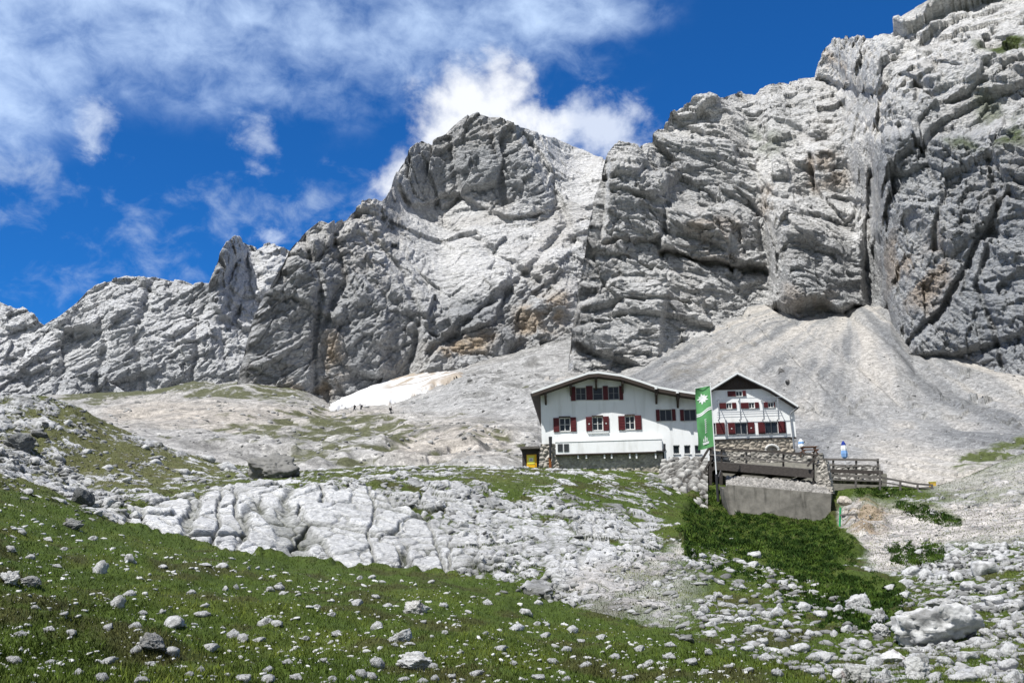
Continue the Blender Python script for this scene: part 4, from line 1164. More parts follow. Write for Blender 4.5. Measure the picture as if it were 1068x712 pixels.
# stone base below the bay, and the rough corner pier
b0, b1 = fA.rect(583, 470, 692, 499), None
stone_face('stone_base', (b0[0], 0.05, b0[2]), (b0[1], 0.05, b0[2]), (b0[1], 0.05, b0[3] - 0.02), (b0[0], 0.05, b0[3] - 0.02), 0.34, 2.0, hutA, 0.05, 31, ((0.62, 0.57, 0.48), (0.40, 0.37, 0.31)), joint=0.3)
b0 = fA.rect(561.5, 463, 583, 499)
pier = stone_face('corner_pier', (b0[0] - 0.1, -0.25, b0[2]), (b0[1], -0.25, b0[2]), (b0[1], -0.1, b0[3]), (b0[0] + 0.25, -0.1, b0[3]), 0.42, 1.6, hutA, 0.13, 32, ((0.52, 0.48, 0.42), (0.34, 0.31, 0.27)), joint=0.5)
q = [fA(574.2, 456), fA(574.4, 464), fA(574.0, 478)]
MB().tube([(x, -0.5, z) for x, z in q], [0.16, 0.13, 0.09]).build('drainpipe', M_DARK, hutA)
q = fA.rect(572.6, 477.5, 575.2, 488)
MB().box(q[0], q[1], -0.47, -0.40, q[2], q[3]).build('rust_streak', M_RUST, pier)
# lean-to with the yellow door
b0 = fA.rect(544.5, 467, 561.5, 495)
shed = box('lean_to', M_DARKWOOD, hutA, b0[0], b0[1], 0.3, 3.0, b0[2], b0[3])
sr = fA.rect(542.5, 465.5, 562.5, 468.0)
box('roof', M_GREYWOOD, shed, sr[0], sr[1], -0.35, 3.2, sr[2], sr[3])
dr = fA.rect(549.2, 473.5, 559.6, 492.5)
door = box('door', M_YEL, shed, dr[0], dr[1], 0.2, 0.297, dr[2], dr[3])
ml = (dr[2] + dr[3]) / 2
box('panel', M_LEMON, door, dr[0] + 0.06, dr[1] - 0.18, 0.17, 0.197, ml - 0.05, dr[3] - 0.08)
mx = (dr[0] + dr[1]) / 2
nt_ = box('notice', M_PAPER, door, mx - 0.22, mx + 0.14, 0.15, 0.167, ml + 0.18, ml + 0.5)
MB().box(mx - 0.16, mx + 0.08, 0.14, 0.149, ml + 0.25, ml + 0.31).box(mx - 0.14, mx + 0.05, 0.14, 0.149, ml + 0.38, ml + 0.42).build('lettering', M_FRAME, nt_)
MB().tube([(dr[1] - 0.12, 0.19, ml - 0.1), (dr[1] - 0.12, 0.10, ml - 0.1), (dr[1] - 0.26, 0.10, ml - 0.1)], 0.025).build('handle', M_DARK, door)

# ================================================================== THE SECOND HOUSE
fB = Front(785, 470, 97.0, R(4))
hutB = empty('gabled_house', fB.o, -R(4))
tag(hutB, 'white gabled house with dark boarded gable, red shutters and steel balcony rack', 'house')
OB = -0.7
ra, rl, rr_ = fB(769, 388.4, OB), fB(735, 409.3, OB), fB(832.4, 423.0, OB)
rmid = fB(803, 404.6, OB)
roofB = [rl, ra, rmid, rr_]
zB = lambda x: np.interp(x, [p[0] for p in roofB], [p[1] for p in roofB])
xl, xr = fB(736.5, 440)[0], fB(829.2, 440)[0]
zb = fB(785, 457.2)[1]
HB = dict(g=fB.rect(767.4, 407.6, 774.2, 413), a=fB.rect(757.5, 420, 763.2, 426), b=fB.rect(781, 419.6, 787, 425.6), c=fB.rect(801, 419.2, 806.8, 424.8),
          d=fB.rect(766.8, 440.6, 779.4, 452.6), e=fB.rect(798, 439.9, 811.4, 451.9), f=fB.rect(738.5, 441, 746.6, 453))
outl = [(xl, zb), (xr, zb), (xr, zB(xr) - 0.25), (rmid[0], rmid[1] - 0.25), (ra[0], ra[1] - 0.25), (xl, zB(xl) - 0.25)]
wallB = holed_wall('wall', M_WHITE, hutB, outl, list(HB.values()), 14.0)
zg = fB(765, 406.3)[1]
gx0 = np.interp(zg + 0.26, [rl[1], ra[1]], [rl[0], ra[0]]); gx1 = np.interp(-(zg + 0.26), [-ra[1], -rmid[1], -rr_[1]], [ra[0], rmid[0], rr_[0]])
gb = MB().prism([(gx0, zg), (gx1, zg), (ra[0], ra[1] - 0.27)], -0.10, -0.004).build('gable_boarding', M_WOOD, hutB)
mb = MB()
for i in range(1, 16):
    x = gx0 + (gx1 - gx0) * i / 16
    zt = np.interp(x, [gx0, ra[0], gx1], [zg, ra[1] - 0.3, zg])
    if zt - zg > 0.15:
        mb.box(x - 0.03, x + 0.03, -0.13, -0.102, zg + 0.03, zt - 0.04)
mb.build('batten', M_DARKWOOD, gb)['kind'] = 'stuff'
prof = [(x, z) for x, z in roofB] + [(x, z - 0.24) for x, z in reversed(roofB)]
rfB = MB().prism(prof, OB + 0.06, 14.6).build('roof', M_ROOF, hutB)
vt = [(x, z + 0.05) for x, z in roofB] + [(x, z - 0.15) for x, z in reversed(roofB)]
MB().prism(vt, OB - 0.02, OB + 0.057).build('verge_trim', M_TRIM, rfB)
sof = [(x, z - 0.243) for x, z in roofB] + [(x, z - 0.29) for x, z in reversed(roofB)]
MB().prism(sof, OB + 0.08, 14.5).build('soffit', M_WOOD, rfB)
MB().tube([(rr_[0] + 0.05, OB + 0.1, rr_[1] - 0.12), (rr_[0] + 0.05, 14.4, rr_[1] - 0.12)], 0.09).build('gutter', M_DARK, rfB)
for k, sp, l0, r1, ht in (('g', 1, 761.2, 780.4, 0), ('a', 1, 750.6, 769.4, 0), ('b', 1, 774.2, 793.2, 0), ('c', 1, 797.7, 810, 0), ('d', 1, 759.2, 786.8, 1), ('e', 1, 790.6, 819.3, 0), ('f', 0, 738, 755.8, 0)):
    a, b, c_, d = HB[k]
    window(wallB, HB[k], sp, 0, M_PALEFRAME if k in 'gabc' else M_FRAME)
    pc = 445
    if k != 'f':
        shutter(wallB, fB(l0, pc)[0], a - 0.02, c_, d, bool(ht))
    shutter(wallB, b + 0.02, fB(r1, pc)[0], c_, d, bool(ht))
# steel rack of the balcony
rack = MB()
YR = -0.9
for px_ in (749.8, 772.2, 796.2, 811.6):
    q = fB.rect(px_ - .5, 415.5, px_ + .5, 437.5, YR)
    x = (q[0] + q[1]) / 2
    rack.box(x - 0.055, x + 0.055, YR - 0.05, YR + 0.05, q[2], q[3])
    rack.bar((x, YR + 0.05, q[2] + 0.1), (x, -0.003, q[2] + 0.1), 0.08).bar((x, YR + 0.05, q[3] - 0.1), (x, -0.003, q[3] - 0.1), 0.06)
for py_, t_ in ((415.2, 0.04), (429.2, 0.06), (431.5, 0.05), (434.3, 0.05)):
    q = fB.rect(748, py_ - 0.3, 816, py_ + 0.3, YR)
    z = (q[2] + q[3]) / 2
    rack.box(q[0], q[1], YR - 0.085, YR - 0.052, z - t_ / 1.6, z + t_ / 1.6)
rack.build('balcony_rack', M_STEEL, hutB)
q = [fB(832, 424, -0.6), fB(824.5, 431, -0.25), fB(824, 433, -0.2), fB(826.5, 452, -0.2), fB(828, 468, -0.25)]
MB().tube([(q[0][0], -0.6, q[0][1]), (q[1][0], -0.25, q[1][1])] + [(x, -0.22, z) for x, z in q[2:]], 0.07).build('drainpipe', M_STEEL, hutB)
st = fB.rect(736.5, 456.6, 830.5, 458.0, -0.1)
box('string_course', M_DARKWOOD, hutB, st[0], st[1], -0.14, 0.3, st[2] - 0.02, st[3] - 0.02)
sb = fB.rect(737, 458.2, 829, 478)
base = stone_face('stone_base', (sb[0], 0, sb[2]), (sb[1], 0, sb[2]), (sb[1], 0, sb[3]), (sb[0], 0, sb[3]), 0.45, 13.5, hutB, 0.09, 41, ((0.50, 0.45, 0.37), (0.33, 0.29, 0.24)), joint=0.45)
cx, cz = fB(805, 469.5)
arc = MB()
pts = [(cx + math.cos(t) * 0.62, -0.16, cz + math.sin(t) * 0.5) for t in np.linspace(0, math.pi, 9)]
arc.tube(pts, 0.12, 8).build('arched_lintel', M_PALEFRAME, base)
print('houses', round(time.time() - T0, 1))

# ================================================================== TERRACES AND THINGS ROUND THE HUT
def wpt(px, py, r):
    return np.array(at(px, py, r))
# cobbled bank below the hut
bank = stone_face('stone_embankment', wpt(680, 526, 77.5), wpt(738, 537, 76.6), wpt(738, 477, 86.5), wpt(690, 481, 87), 0.62, 3.0, None, 0.30, 51, ((0.46, 0.45, 0.42), (0.15, 0.145, 0.135)), 0.5, 0.06, 0.97)
tag(bank, 'sloping bank of grey cobbles between the white hut and the dark terrace', 'embankment')
# retaining wall of concrete
cw = empty('retaining_wall', at(810, 540, 76.5))
tag(cw, 'stained grey concrete retaining wall standing above the dark green undergrowth', 'wall')
def wmesh(name, m_, parent, front, depth, back=None):
    """a solid between a front outline of world points and the same outline pushed back"""
    fr = [Vector(p) for p in front]; d = Vector(depth)
    n = len(fr); mb = MB()
    mb.add(fr + [p + d for p in fr], [tuple(range(n)), tuple(range(2 * n - 1, n - 1, -1))] + [(i, i + n, (i + 1) % n + n, (i + 1) % n) for i in range(n)])
    o = mb.build(name, m_, parent)
    if parent is not None:
        o.matrix_parent_inverse = Matrix.Translation(-Vector(parent.location))
    return o
wmesh('wall', M_CONC, cw, [at(754, 509.5, 76.6), at(759, 505.2, 76.8), at(800, 508.3, 76.6), at(867, 514.8, 76.2), at(866, 545, 76.2), at(763, 545, 76.5)], (0.1, 0.55, 0))
wmesh('return_wall', M_CONC, cw, [at(866.2, 514.9, 76.3), at(869, 513, 81), at(869, 545, 81), at(866.2, 545, 76.3)], (-0.4, 0.05, 0))
wmesh('return_wall', M_CONC, cw, [at(754, 509.7, 76.7), at(750, 507, 81), at(752, 545, 81), at(763, 545, 76.6)], (0.4, 0.05, 0))
fill = stone_face('cobble_bed', wpt(757, 508, 77.0), wpt(867, 516, 76.7), wpt(858, 503, 80.5), wpt(757, 497, 81.2), 0.24, 1.2, None, 0.12, 52, ((0.38, 0.36, 0.33), (0.13, 0.125, 0.115)), 0.1, 0.05, 0.7)
tag(fill, 'bed of pale cobbles behind the concrete wall and under the wooden deck', 'stones')
backw = stone_face('stone_wall', wpt(744, 492, 91), wpt(858, 497, 90), wpt(858, 472, 90), wpt(744, 470, 91), 0.36, 2.0, None, 0.1, 53, ((0.48, 0.45, 0.40), (0.24, 0.23, 0.20)), 0, 0.06, 0.7)
tag(backw, 'rough stone wall behind the deck railing below the gabled house', 'wall')
pil = empty('stone_pillar', at(858, 512, 79.5))
tag(pil, 'squat pillar of rough pale stones at the right end of the wooden deck', 'pillar')
iv = Matrix.Translation(-Vector(pil.location))
A_, B_, C_ = wpt(851, 514, 79.0), wpt(868, 515, 79.0), wpt(870, 515, 80.6)
At, Bt, Ct = wpt(851.5, 479, 79.4), wpt(861, 479, 79.4), wpt(863, 479, 80.6)
for q in ((A_, B_, Bt, At), (B_, C_, Ct, Bt)):
    o = stone_face('stone_face', *q, 0.34, 0.8, None, 0.10, 55, ((0.55, 0.51, 0.45), (0.33, 0.31, 0.27)), 0, 0.05, 0.6)
    o.parent = pil; o.matrix_parent_inverse = iv
# ground under the terrace so that nothing hangs in the air
tb = wmesh('terrace_bank', M_STONE, None, [at(683, 500, 90), at(740, 482, 90), at(860, 482, 90), at(925, 494, 90), at(925, 530, 90), at(683, 540, 90)], (2.0, 22, 0.3))
_ta = tb.data.attributes.new('tint', 'FLOAT_COLOR', 'POINT')
_ta.data.foreach_set('color', np.tile([0.2, 0.19, 0.16, 1], len(tb.data.vertices)).astype(np.float32))
tag(tb, kind='structure'); tb.name = 'ground'

def worldpart(mb, name, m_, parent):
    o = mb.build(name, m_, parent)
    o.matrix_parent_inverse = Matrix.Translation(-Vector(parent.location))
    return o
# ---- the wooden deck
dk = empty('wooden_deck', at(800, 495, 80))
tag(dk, 'long dark weathered wooden deck with railing over the cobble bed', 'deck')
pL, pR = at(745, 485.5, 82.5), at(849, 494.2, 79.3)
bk = Vector((0.5, 8.0, 0.0))
worldpart(MB().bar(pL, pR, 0.18, 0.62), 'fascia_beam', M_DARKWOOD, dk)
fl = MB(); a, b = Vector(pL), Vector(pR)
for k in range(26):
    o1, o2 = bk * (k / 26.0), bk * ((k + 0.9) / 26.0)
    z = Vector((0, 0.1, 0.34))
    fl.add([a + o1 + z, b + o1 + z, b + o2 + z, a + o2 + z] + [a + o1 + z + Vector((0, 0, .06)), b + o1 + z + Vector((0, 0, .06)), b + o2 + z + Vector((0, 0, .06)), a + o2 + z + Vector((0, 0, .06))],
           [(0, 3, 2, 1), (4, 5, 6, 7), (0, 1, 5, 4), (1, 2, 6, 5), (2, 3, 7, 6), (3, 0, 4, 7)])
worldpart(fl, 'planking', M_GREYWOOD, dk)
for u in (0.03, 0.35, 0.68, 0.96):
    p = a.lerp(b, u); worldpart(MB().bar(p + Vector((0, .3, -0.05)), p + bk + Vector((0, 0, -0.05)), 0.2, 0.3), 'joist', M_DARKWOOD, dk)
rl = lambda y0, y1: (at(739.5, y0, 82.6), at(853, y1, 79.2))
for (y0, y1, w_, m_) in ((466.6, 474.4, 0.16, M_DARKWOOD), (473.8, 483.6, 0.10, M_GREYWOOD)):
    p, q = rl(y0, y1)
    worldpart(MB().bar(p, q, 0.07, w_), 'rail', m_, dk)
for px_, yt, yb in ((741, 466.5, 486), (752.5, 467.4, 487), (778.5, 469.2, 488), (817, 471.9, 491), (848.5, 474, 512)):
    u = (px_ - 739.5) / 113.5; r_ = 82.7 - 3.4 * u
    worldpart(MB().bar(at(px_, yt, r_), at(px_, yb, r_), 0.13), 'post', M_DARKWOOD if px_ != 778.5 else M_GREYWOOD, dk)
worldpart(MB().bar(at(731, 481, 82.8), at(739.8, 466.6, 82.6), 0.16), 'brace', M_DARKWOOD, dk)
worldpart(MB().bar(at(735.5, 490, 82.8), at(744, 475, 82.6), 0.16), 'brace', M_DARKWOOD, dk)
worldpart(MB().bar(at(842, 486, 79.1), at(852, 474.6, 79.1), 0.14), 'brace', M_DARKWOOD, dk)
for px_, yb, r_ in ((741, 512, 82.6), (752, 512, 82.3), (745, 512, 88)):
    worldpart(MB().bar(at(px_, 486, r_), at(px_, yb, r_), 0.22), 'support_post', M_DARKWOOD, dk)
# ---- lower terrace railing and the ramp railing
tr = empty('terrace_railing', at(887, 492, 84))
tag(tr, 'grey wooden terrace railing below the closed blue parasol', 'railing')
for (xa, ya, xb, yb, w_, m_) in ((854, 478.6, 916.8, 479.6, 0.16, M_GREYWOOD), (856, 484.5, 916.5, 486.4, 0.10, M_GREYWOOD), (858, 490.5, 921, 492.6, 0.28, M_DARKWOOD)):
    worldpart(MB().bar(at(xa, ya, 84), at(xb, yb, 84), 0.08, w_), 'rail', m_, tr)
for px_, yb in ((857, 494), (869, 494), (893, 495), (915.6, 495)):
    worldpart(MB().bar(at(px_, 478, 84.1), at(px_, yb, 84.1), 0.14), 'post', M_GREYWOOD, tr)
lw = stone_face('stone_wall', wpt(858, 499, 85), wpt(920, 501, 85), wpt(918, 485, 85.2), wpt(858, 484, 85.2), 0.34, 1.5, None, 0.1, 58, ((0.55, 0.53, 0.49), (0.25, 0.24, 0.22)), 0, 0.05, 0.9)
tag(lw, 'low wall of white stones showing between the grey terrace rails', 'wall')
rp = empty('ramp_railing', at(930, 505, 82))
tag(rp, 'grey wooden handrail sloping down along the ramp to the gravel', 'railing')
top = [(863, 495.2, 82.6), (917.5, 497.4, 82.4), (954, 504.2, 83.6), (973, 505.6, 84.5)]
for dy, w_ in ((0, 0.14), (4.6, 0.10)):
    for i in range(3):
        (xa, ya, ra_), (xb, yb, rb_) = top[i], top[i + 1]
        worldpart(MB().bar(at(xa, ya + dy, ra_), at(xb, yb + dy * (0.9 if i < 2 else 0.5), rb_), 0.07, w_), 'rail', M_GREYWOOD, rp)
for px_, yt, yb, r_ in ((866, 495, 505, 82.6), (892.5, 496, 508, 82.5), (917.8, 491, 511, 82.4), (939, 500.5, 513, 83), (957, 504, 513, 83.7), (972, 505, 513, 84.4)):
    worldpart(MB().bar(at(px_, yt, r_), at(px_, yb, r_), 0.13), 'post', M_GREYWOOD, rp)
# ---- flag on its pole
pb = at(748.6, 516, 78.4)
pl = empty('flagpole', pb)
tag(pl, 'slim pale flagpole with dark foot in front of the wooden deck', 'flagpole')
ptop = Vector((pb.x, pb.y, at(745, 400, 78.4).z))
MB().tube([(0, 0, 0.9), (0, 0, ptop.z - pb.z)], [0.055, 0.035]).build('pole', M_TRIM, pl)
MB().tube([(0, 0, -0.5), (0, 0, 1.6)], 0.11).build('foot', M_DARK, pl)
MB().tube([(-0.02, 0.02, 1.0), (0.42, 0.3, 1.9)], 0.06).build('brace', M_DARK, pl)
MB().tube([(0, 0, ptop.z - pb.z), (0, 0, ptop.z - pb.z + 0.1)], [0.05, 0.02]).build('finial', M_TRIM, pl)
MB().tube([(0.02, 0, ptop.z - pb.z - 0.12), (-1.25, 0, ptop.z - pb.z - 0.34)], 0.022).build('arm', M_TRIM, pl)
FW_, FH_ = 1.16, 4.85
def flagmap(u, v, d=0.0):
    """u from the outer edge 0 to the pole 1, v from the top 0 to the bottom 1"""
    wv = 0.12 * math.sin(6.5 * v + 2.2 * u) + 0.09 * math.sin(13 * v - 7 * u) * (1 - u) + 0.10 * math.sin(3.0 * u + 1.5 * v)
    x = -FW_ * (1 - u) - 0.05 - 0.06 * v * (1 - u); z = ptop.z - pb.z - 0.13 - 0.22 * (1 - u) - FH_ * v - 0.03 * math.sin(5 * u) * v
    return Vector((x, wv * (1 - u * 0.8) - d, z))
fg = MB(); nu, nv = 12, 40
for s_ in (0, 1):
    fg.add([flagmap(i / nu, j / nv, 0.012 * s_) for j in range(nv + 1) for i in range(nu + 1)],
           [(j * (nu + 1) + i, j * (nu + 1) + i + 1, (j + 1) * (nu + 1) + i + 1, (j + 1) * (nu + 1) + i) for j in range(nv) for i in range(nu)])
flag = fg.build('flag', M_GREEN)
flag.location = pb
tag(flag, 'tall green banner with white edelweiss emblem and double white stripe', 'flag')
def flagpatch(name, polys, d=0.03):
    mb = MB()
    for p in polys:
        n = len(p)
        mb.add([flagmap(u, v, d) for u, v in p] + [flagmap(u, v, d - 0.008) for u, v in p], [tuple(range(n)), tuple(range(2 * n - 1, n - 1, -1))] + [(i, i + n, (i + 1) % n + n, (i + 1) % n) for i in range(n)])
    return mb.build(name, M_CLOTHW, flag)
def uvp(cx, cy, x, y):
    return (cx + x / FW_, cy + y / FH_)
pet = []
for k in range(9):                                       # petals of the emblem
    t = 2 * math.pi * k / 9 + 0.3
    L_ = 0.46 if k % 2 == 0 else 0.38
    c_, s_ = math.cos(t), math.sin(t)
    pts = [(0.07, -0.045), (L_ * 0.55, -0.085), (L_, 0), (L_ * 0.55, 0.085), (0.07, 0.045)]
    pet.append([uvp(0.46, 0.19, c_ * x - s_ * y, s_ * x + c_ * y) for x, y in pts])
pet.append([uvp(0.46, 0.19, 0.12 * math.cos(t), 0.12 * math.sin(t)) for t in np.linspace(0, 2 * math.pi, 10)[:-1]])
flagpatch('emblem', pet)
def band(v0, th_, u0=0.0, u1=1.0):
    us = np.linspace(u0, u1, 10)
    cv = lambda u: v0 - 0.075 * u + 0.012 * math.sin(6 * u)
    out = []
    for a_, b_ in zip(us[:-1], us[1:]):
        out.append([(a_, cv(a_)), (b_, cv(b_)), (b_, cv(b_) + th_), (a_, cv(a_) + th_)])
    return out
flagpatch('stripe', band(0.425, 0.018)); flagpatch('stripe', band(0.452, 0.022))
# upright lettering, too far away to read: strokes where the words run
let = []
for k in range(7):
    v = 0.53 + k * 0.034
    let += [[(0.50, v), (0.62, v), (0.62, v + 0.008), (0.50, v + 0.008)], [(0.50, v + 0.009), (0.54, v + 0.009), (0.54, v + 0.026), (0.50, v + 0.026)]]
flagpatch('lettering', let)
lt2 = [[(0.30 + 0.0 * k, 0.90 + 0.0), (0.72, 0.895), (0.70, 0.93), (0.34, 0.935)], [(0.46, 0.80), (0.52, 0.80), (0.52, 0.885), (0.46, 0.885)], [(0.56, 0.83), (0.62, 0.83), (0.62, 0.885), (0.56, 0.885)], [(0.36, 0.84), (0.42, 0.84), (0.42, 0.885), (0.36, 0.885)]]
flagpatch('emblem', lt2)

# ---- closed parasols
def parasol(px, ytop, ybot, r, cols3, label):
    p0 = at(px, ybot, r); h = at(px, ytop, r).z - p0.z
    e_ = empty('closed_parasol', p0); tag(e_, label, 'parasol')
    MB().tube([(0, 0, -0.5), (0, 0, h)], 0.035).build('pole', M_TRIM, e_)
    n = 14
    prof = [(0.06, 0.30), (0.20, 0.36), (0.23, 0.50), (0.20, 0.62), (0.21, 0.70), (0.17, 0.82), (0.12, 0.92), (0.04, 1.0)]
    secs = [(0, 3, cols3[2], 'hem'), (3, 5, cols3[1], 'band'), (5, 7, cols3[0], 'canopy')]
    for a_, b_, m_, nm in secs:
        mb = MB(); rows = prof[a_:b_ + 1]
        mb.add([(math.cos(6.2832 * k / n) * rr * (1 + 0.22 * (k % 2)), math.sin(6.2832 * k / n) * rr * (1 + 0.22 * (k % 2)), h * zz) for rr, zz in rows for k in range(n)],
               [(i * n + k, i * n + (k + 1) % n, (i + 1) * n + (k + 1) % n, (i + 1) * n + k) for i in range(len(rows) - 1) for k in range(n)])
        mb.build(nm, m_, e_)
    return e_
parasol(881.8, 459.5, 486, 87, (M_BLUE, M_CLOTHW, M_LBLUE), 'closed blue and white parasol standing above the grey terrace railing')
parasol(836.3, 457.5, 472, 92, (M_CLOTHW, M_LBLUE, M_CLOTHW), 'small closed whitish parasol beside the stone base of the gabled house')
# ---- wooden bench at the end of the deck
bn = empty('wooden_table', at(844, 475, 83))
tag(bn, 'small brown wooden table with bench at the right end of the deck', 'table')
p = Vector(bn.location)
M_BROWN = mat('brown_boards', (0.16, 0.09, 0.06), 0.8, 6, 0.3)
def lb(*b): return MB().box(*b)
lb(-0.6, 0.6, -0.4, 0.4, 0.66, 0.72).build('tabletop', M_BROWN, bn)
lb(-0.6, 0.6, -0.85, -0.55, 0.38, 0.43).build('bench_seat', M_BROWN, bn)
for sx in (-0.5, 0.5):
    MB().bar((sx, -0.75, 0), (sx, 0.3, 0.66), 0.08).bar((sx, 0.7, 0), (sx, -0.3, 0.66), 0.08).bar((sx * 1.01, -0.85, 0.35), (sx * 1.01, 0.8, 0.35), 0.07).build('leg', M_BROWN, bn)
# ---- green stake, yellow marker
gp = empty('green_post', at(875, 556, 73.5)); tag(gp, 'leaning green post with a plank nailed to it beside the pale gravel', 'post')
g0, g1 = Vector(gp.location), at(876.6, 529, 73.5)
worldpart(MB().tube([g0 + Vector((0, 0, -0.3)), g1], 0.075, 8), 'post', M_GREENM, gp)
worldpart(MB().bar(at(876, 537, 73.4), at(894, 536.2, 73.6), 0.05, 0.12), 'plank', M_GREYWOOD, gp)
worldpart(MB().tube([at(893, 545, 73.6), at(893, 535.5, 73.6)], 0.05, 8), 'prop', M_GREYWOOD, gp)
ym = empty('marker_post', at(973.6, 514, 86)); tag(ym, 'small yellow marker box on a short post at the foot of the ramp', 'marker')
MB().tube([(0, 0, -0.4), (0, 0, 0.35)], 0.06, 8).build('post', M_GREYWOOD, ym)
MB().box(-0.24, 0.24, -0.16, 0.16, 0.3, 0.86).build('box', mat('faded_yellow', (0.55, 0.36, 0.06), 0.6, 5, 0.15), ym, 0.02)
lb(-0.27, 0.27, -0.19, 0.19, 0.863, 0.90).build('lid', M_LEMON, ym)

# ================================================================== HIKERS
def hiker(px, py, r, facing, stride, jacket, pack, label):
    p = at(px, py, r)
    root = empty('person', p, facing); tag(root, label, 'person', 'walkers below the snowfield')
    J = {'pelvis': (0, 0, .92), 'chest': (0.03, 0, 1.28), 'neck': (0.06, 0, 1.47), 'head': (0.09, 0, 1.60), 'crown': (0.09, 0, 1.74)}
    V_, E_, Rd = [], [], []
    def v(p_, r_):
        V_.append(p_); Rd.append(r_); return len(V_) - 1
    pe = v(J['pelvis'], .15); ch = v(J['chest'], .17); nk = v(J['neck'], .065); hd = v(J['head'], .10); cr = v(J['crown'], .075)
    E_ += [(pe, ch), (ch, nk), (nk, hd), (hd, cr)]
    for s_ in (-1, 1):
        f_ = stride * s_
        hp = v((0, .10 * s_, .86), .105); kn = v((f_ * .5 + .05, .11 * s_, .48), .07); an = v((f_, .11 * s_, .09), .05); to = v((f_ + .18, .12 * s_, .04), .045)
        sh = v((.03, .20 * s_, 1.40), .07); el = v((-f_ * .35 + .0, .27 * s_, 1.12), .05); wr = v((-f_ * .6 + .16, .25 * s_, .93), .038); fi = v((-f_ * .6 + .24, .24 * s_, .87), .035)
        E_ += [(pe, hp), (hp, kn), (kn, an), (an, to), (ch, sh), (sh, el), (el, wr), (wr, fi)]
    me = bpy.data.meshes.new('person'); me.from_pydata(V_, E_, []); me.update()
    o = link('body', me, None, root)
    md = o.modifiers.new('skin', 'SKIN')
    for i, r_ in enumerate(Rd):
        me.skin_vertices[0].data[i].radius = (r_, r_)
    me.skin_vertices[0].data[0].use_root = True
    o.modifiers.new('sub', 'SUBSURF').levels = 1
    o.modifiers['sub'].render_levels = 1
    dg = bpy.context.evaluated_depsgraph_get(); dg.update()
    m2 = bpy.data.meshes.new_from_object(o.evaluated_get(dg))
    o.modifiers.clear(); o.data = m2
    m2.materials.clear()
    for m_ in (jacket, M_PANTS, M_SKIN): m2.materials.append(m_)
    for f in m2.polygons:
        z = f.center.z
        f.material_index = 2 if z > 1.52 else (0 if z > 0.92 else 1)
        f.use_smooth = True
    MB().box(-.34, -.10, -.15, .15, 1.0, 1.5).build('backpack', pack, root, 0.05)
    cap = MB(); cap.tube([(0.09, 0, 1.66), (0.09, 0, 1.76), (0.09, 0, 1.79)], [.115, .10, .03], 10)
    cap.build('hat', M_DARK, root)
M_PANTS = mat('dark_trousers', (0.02, 0.022, 0.03), 0.9)
M_SKIN = mat('skin', (0.45, 0.27, 0.19), 0.6)
M_JK1 = mat('black_jacket', (0.018, 0.02, 0.024), 0.8); M_JK2 = mat('dark_blue_jacket', (0.02, 0.03, 0.06), 0.8)
M_PK = mat('dark_pack', (0.03, 0.025, 0.025), 0.8)
def plateau_range(px, py):
    qx, qy = proj(P_M); d = (qx - px) ** 2 + (qy - py) ** 2
    i = np.unravel_index(np.argmin(d), d.shape); return math.hypot(P_M[i][0], P_M[i][1])
for px_, py_, fc, stv, jk, lb_ in ((369.6, 429.6, 2.6, .30, M_JK1, 'hiker in dark clothes with a pack, left one of the pair below the snowfield'),
                                   (376.6, 429.2, 2.9, .24, M_JK2, 'hiker in dark clothes with a pack, right one of the pair below the snowfield'),
                                   (407.6, 433.2, 0.4, .26, M_JK1, 'lone dark-clothed hiker walking on the grey scree right of the snowfield')):
    hiker(px_, py_, plateau_range(px_, py_), fc, stv, jk, M_PK, lb_)
print('terrace', round(time.time() - T0, 1))

# ================================================================== ROCKS
def ico(level):
    bm = bmesh.new(); bmesh.ops.create_icosphere(bm, subdivisions=level, radius=1.0)
    v = np.array([x.co[:] for x in bm.verts]); f = np.array([[x.index for x in q.verts] for q in bm.faces]); bm.free()
    return v, f
ICO = {k: ico(k) for k in (1, 2, 3, 4, 5)}
def rock_shape(level, seed, flat=0.65, sharp=0.5, rough=0.06):
    """a broken block: a ball cut by random planes, roughened, flattened"""
    g = np.random.default_rng(seed)
    d, f = ICO[level]
    K = 11
    n = g.normal(size=(K, 3)); n /= np.linalg.norm(n, axis=1, keepdims=True)
    off = g.uniform(0.42, 0.92, K)
    dn = d @ n.T
    rr = np.where(dn > 0.08, off / np.maximum(dn, 0.08), 9).min(1).clip(0.3, 1.15)
    rr = rr * sharp * 1.0 + (1 - sharp) * np.minimum(rr, 0.85)
    v = d * rr[:, None]
    if level >= 2:
        fv, ed = facet(v * 2.1 + seed, seed)
        rr2 = fv * rough * 1.3 + fbm(v * 3.0 + seed * 1.7, 3, seed) * rough
        if level >= 4:
            fv, ed = facet(v * np.array([4.0, 4, 7]) + seed, seed + 4)
            rr2 = rr2 + fv * rough * 0.7 - (1 - sst(ed, 0, .14)) * rough * 0.9
            fv, ed = facet(v * np.array([10.0, 10, 15]) + seed, seed + 5)
            rr2 = rr2 + fv * rough * 0.3 - (1 - sst(ed, 0, .14)) * rough * 0.35
        v = v * (1 + rr2)[:, None]
    v = v * np.array([1.0, g.uniform(0.65, 0.95), flat])
    return v, f
def rock_tint(v, seed, base, dark):
    n = fbm(v * 1.7 + seed, 4, seed + 5); m2 = fbm(v * 5 + seed, 3, seed + 6)
    t = np.broadcast_to(np.array(base), v.shape).copy()
    t = mixc(t, dark, sst(n + 0.4 * m2, 0.1, 0.6) * 0.8)
    return t
PALE, MID, DARKR = (0.54, 0.54, 0.53), (0.30, 0.30, 0.29), (0.10, 0.10, 0.098)
VAR = []
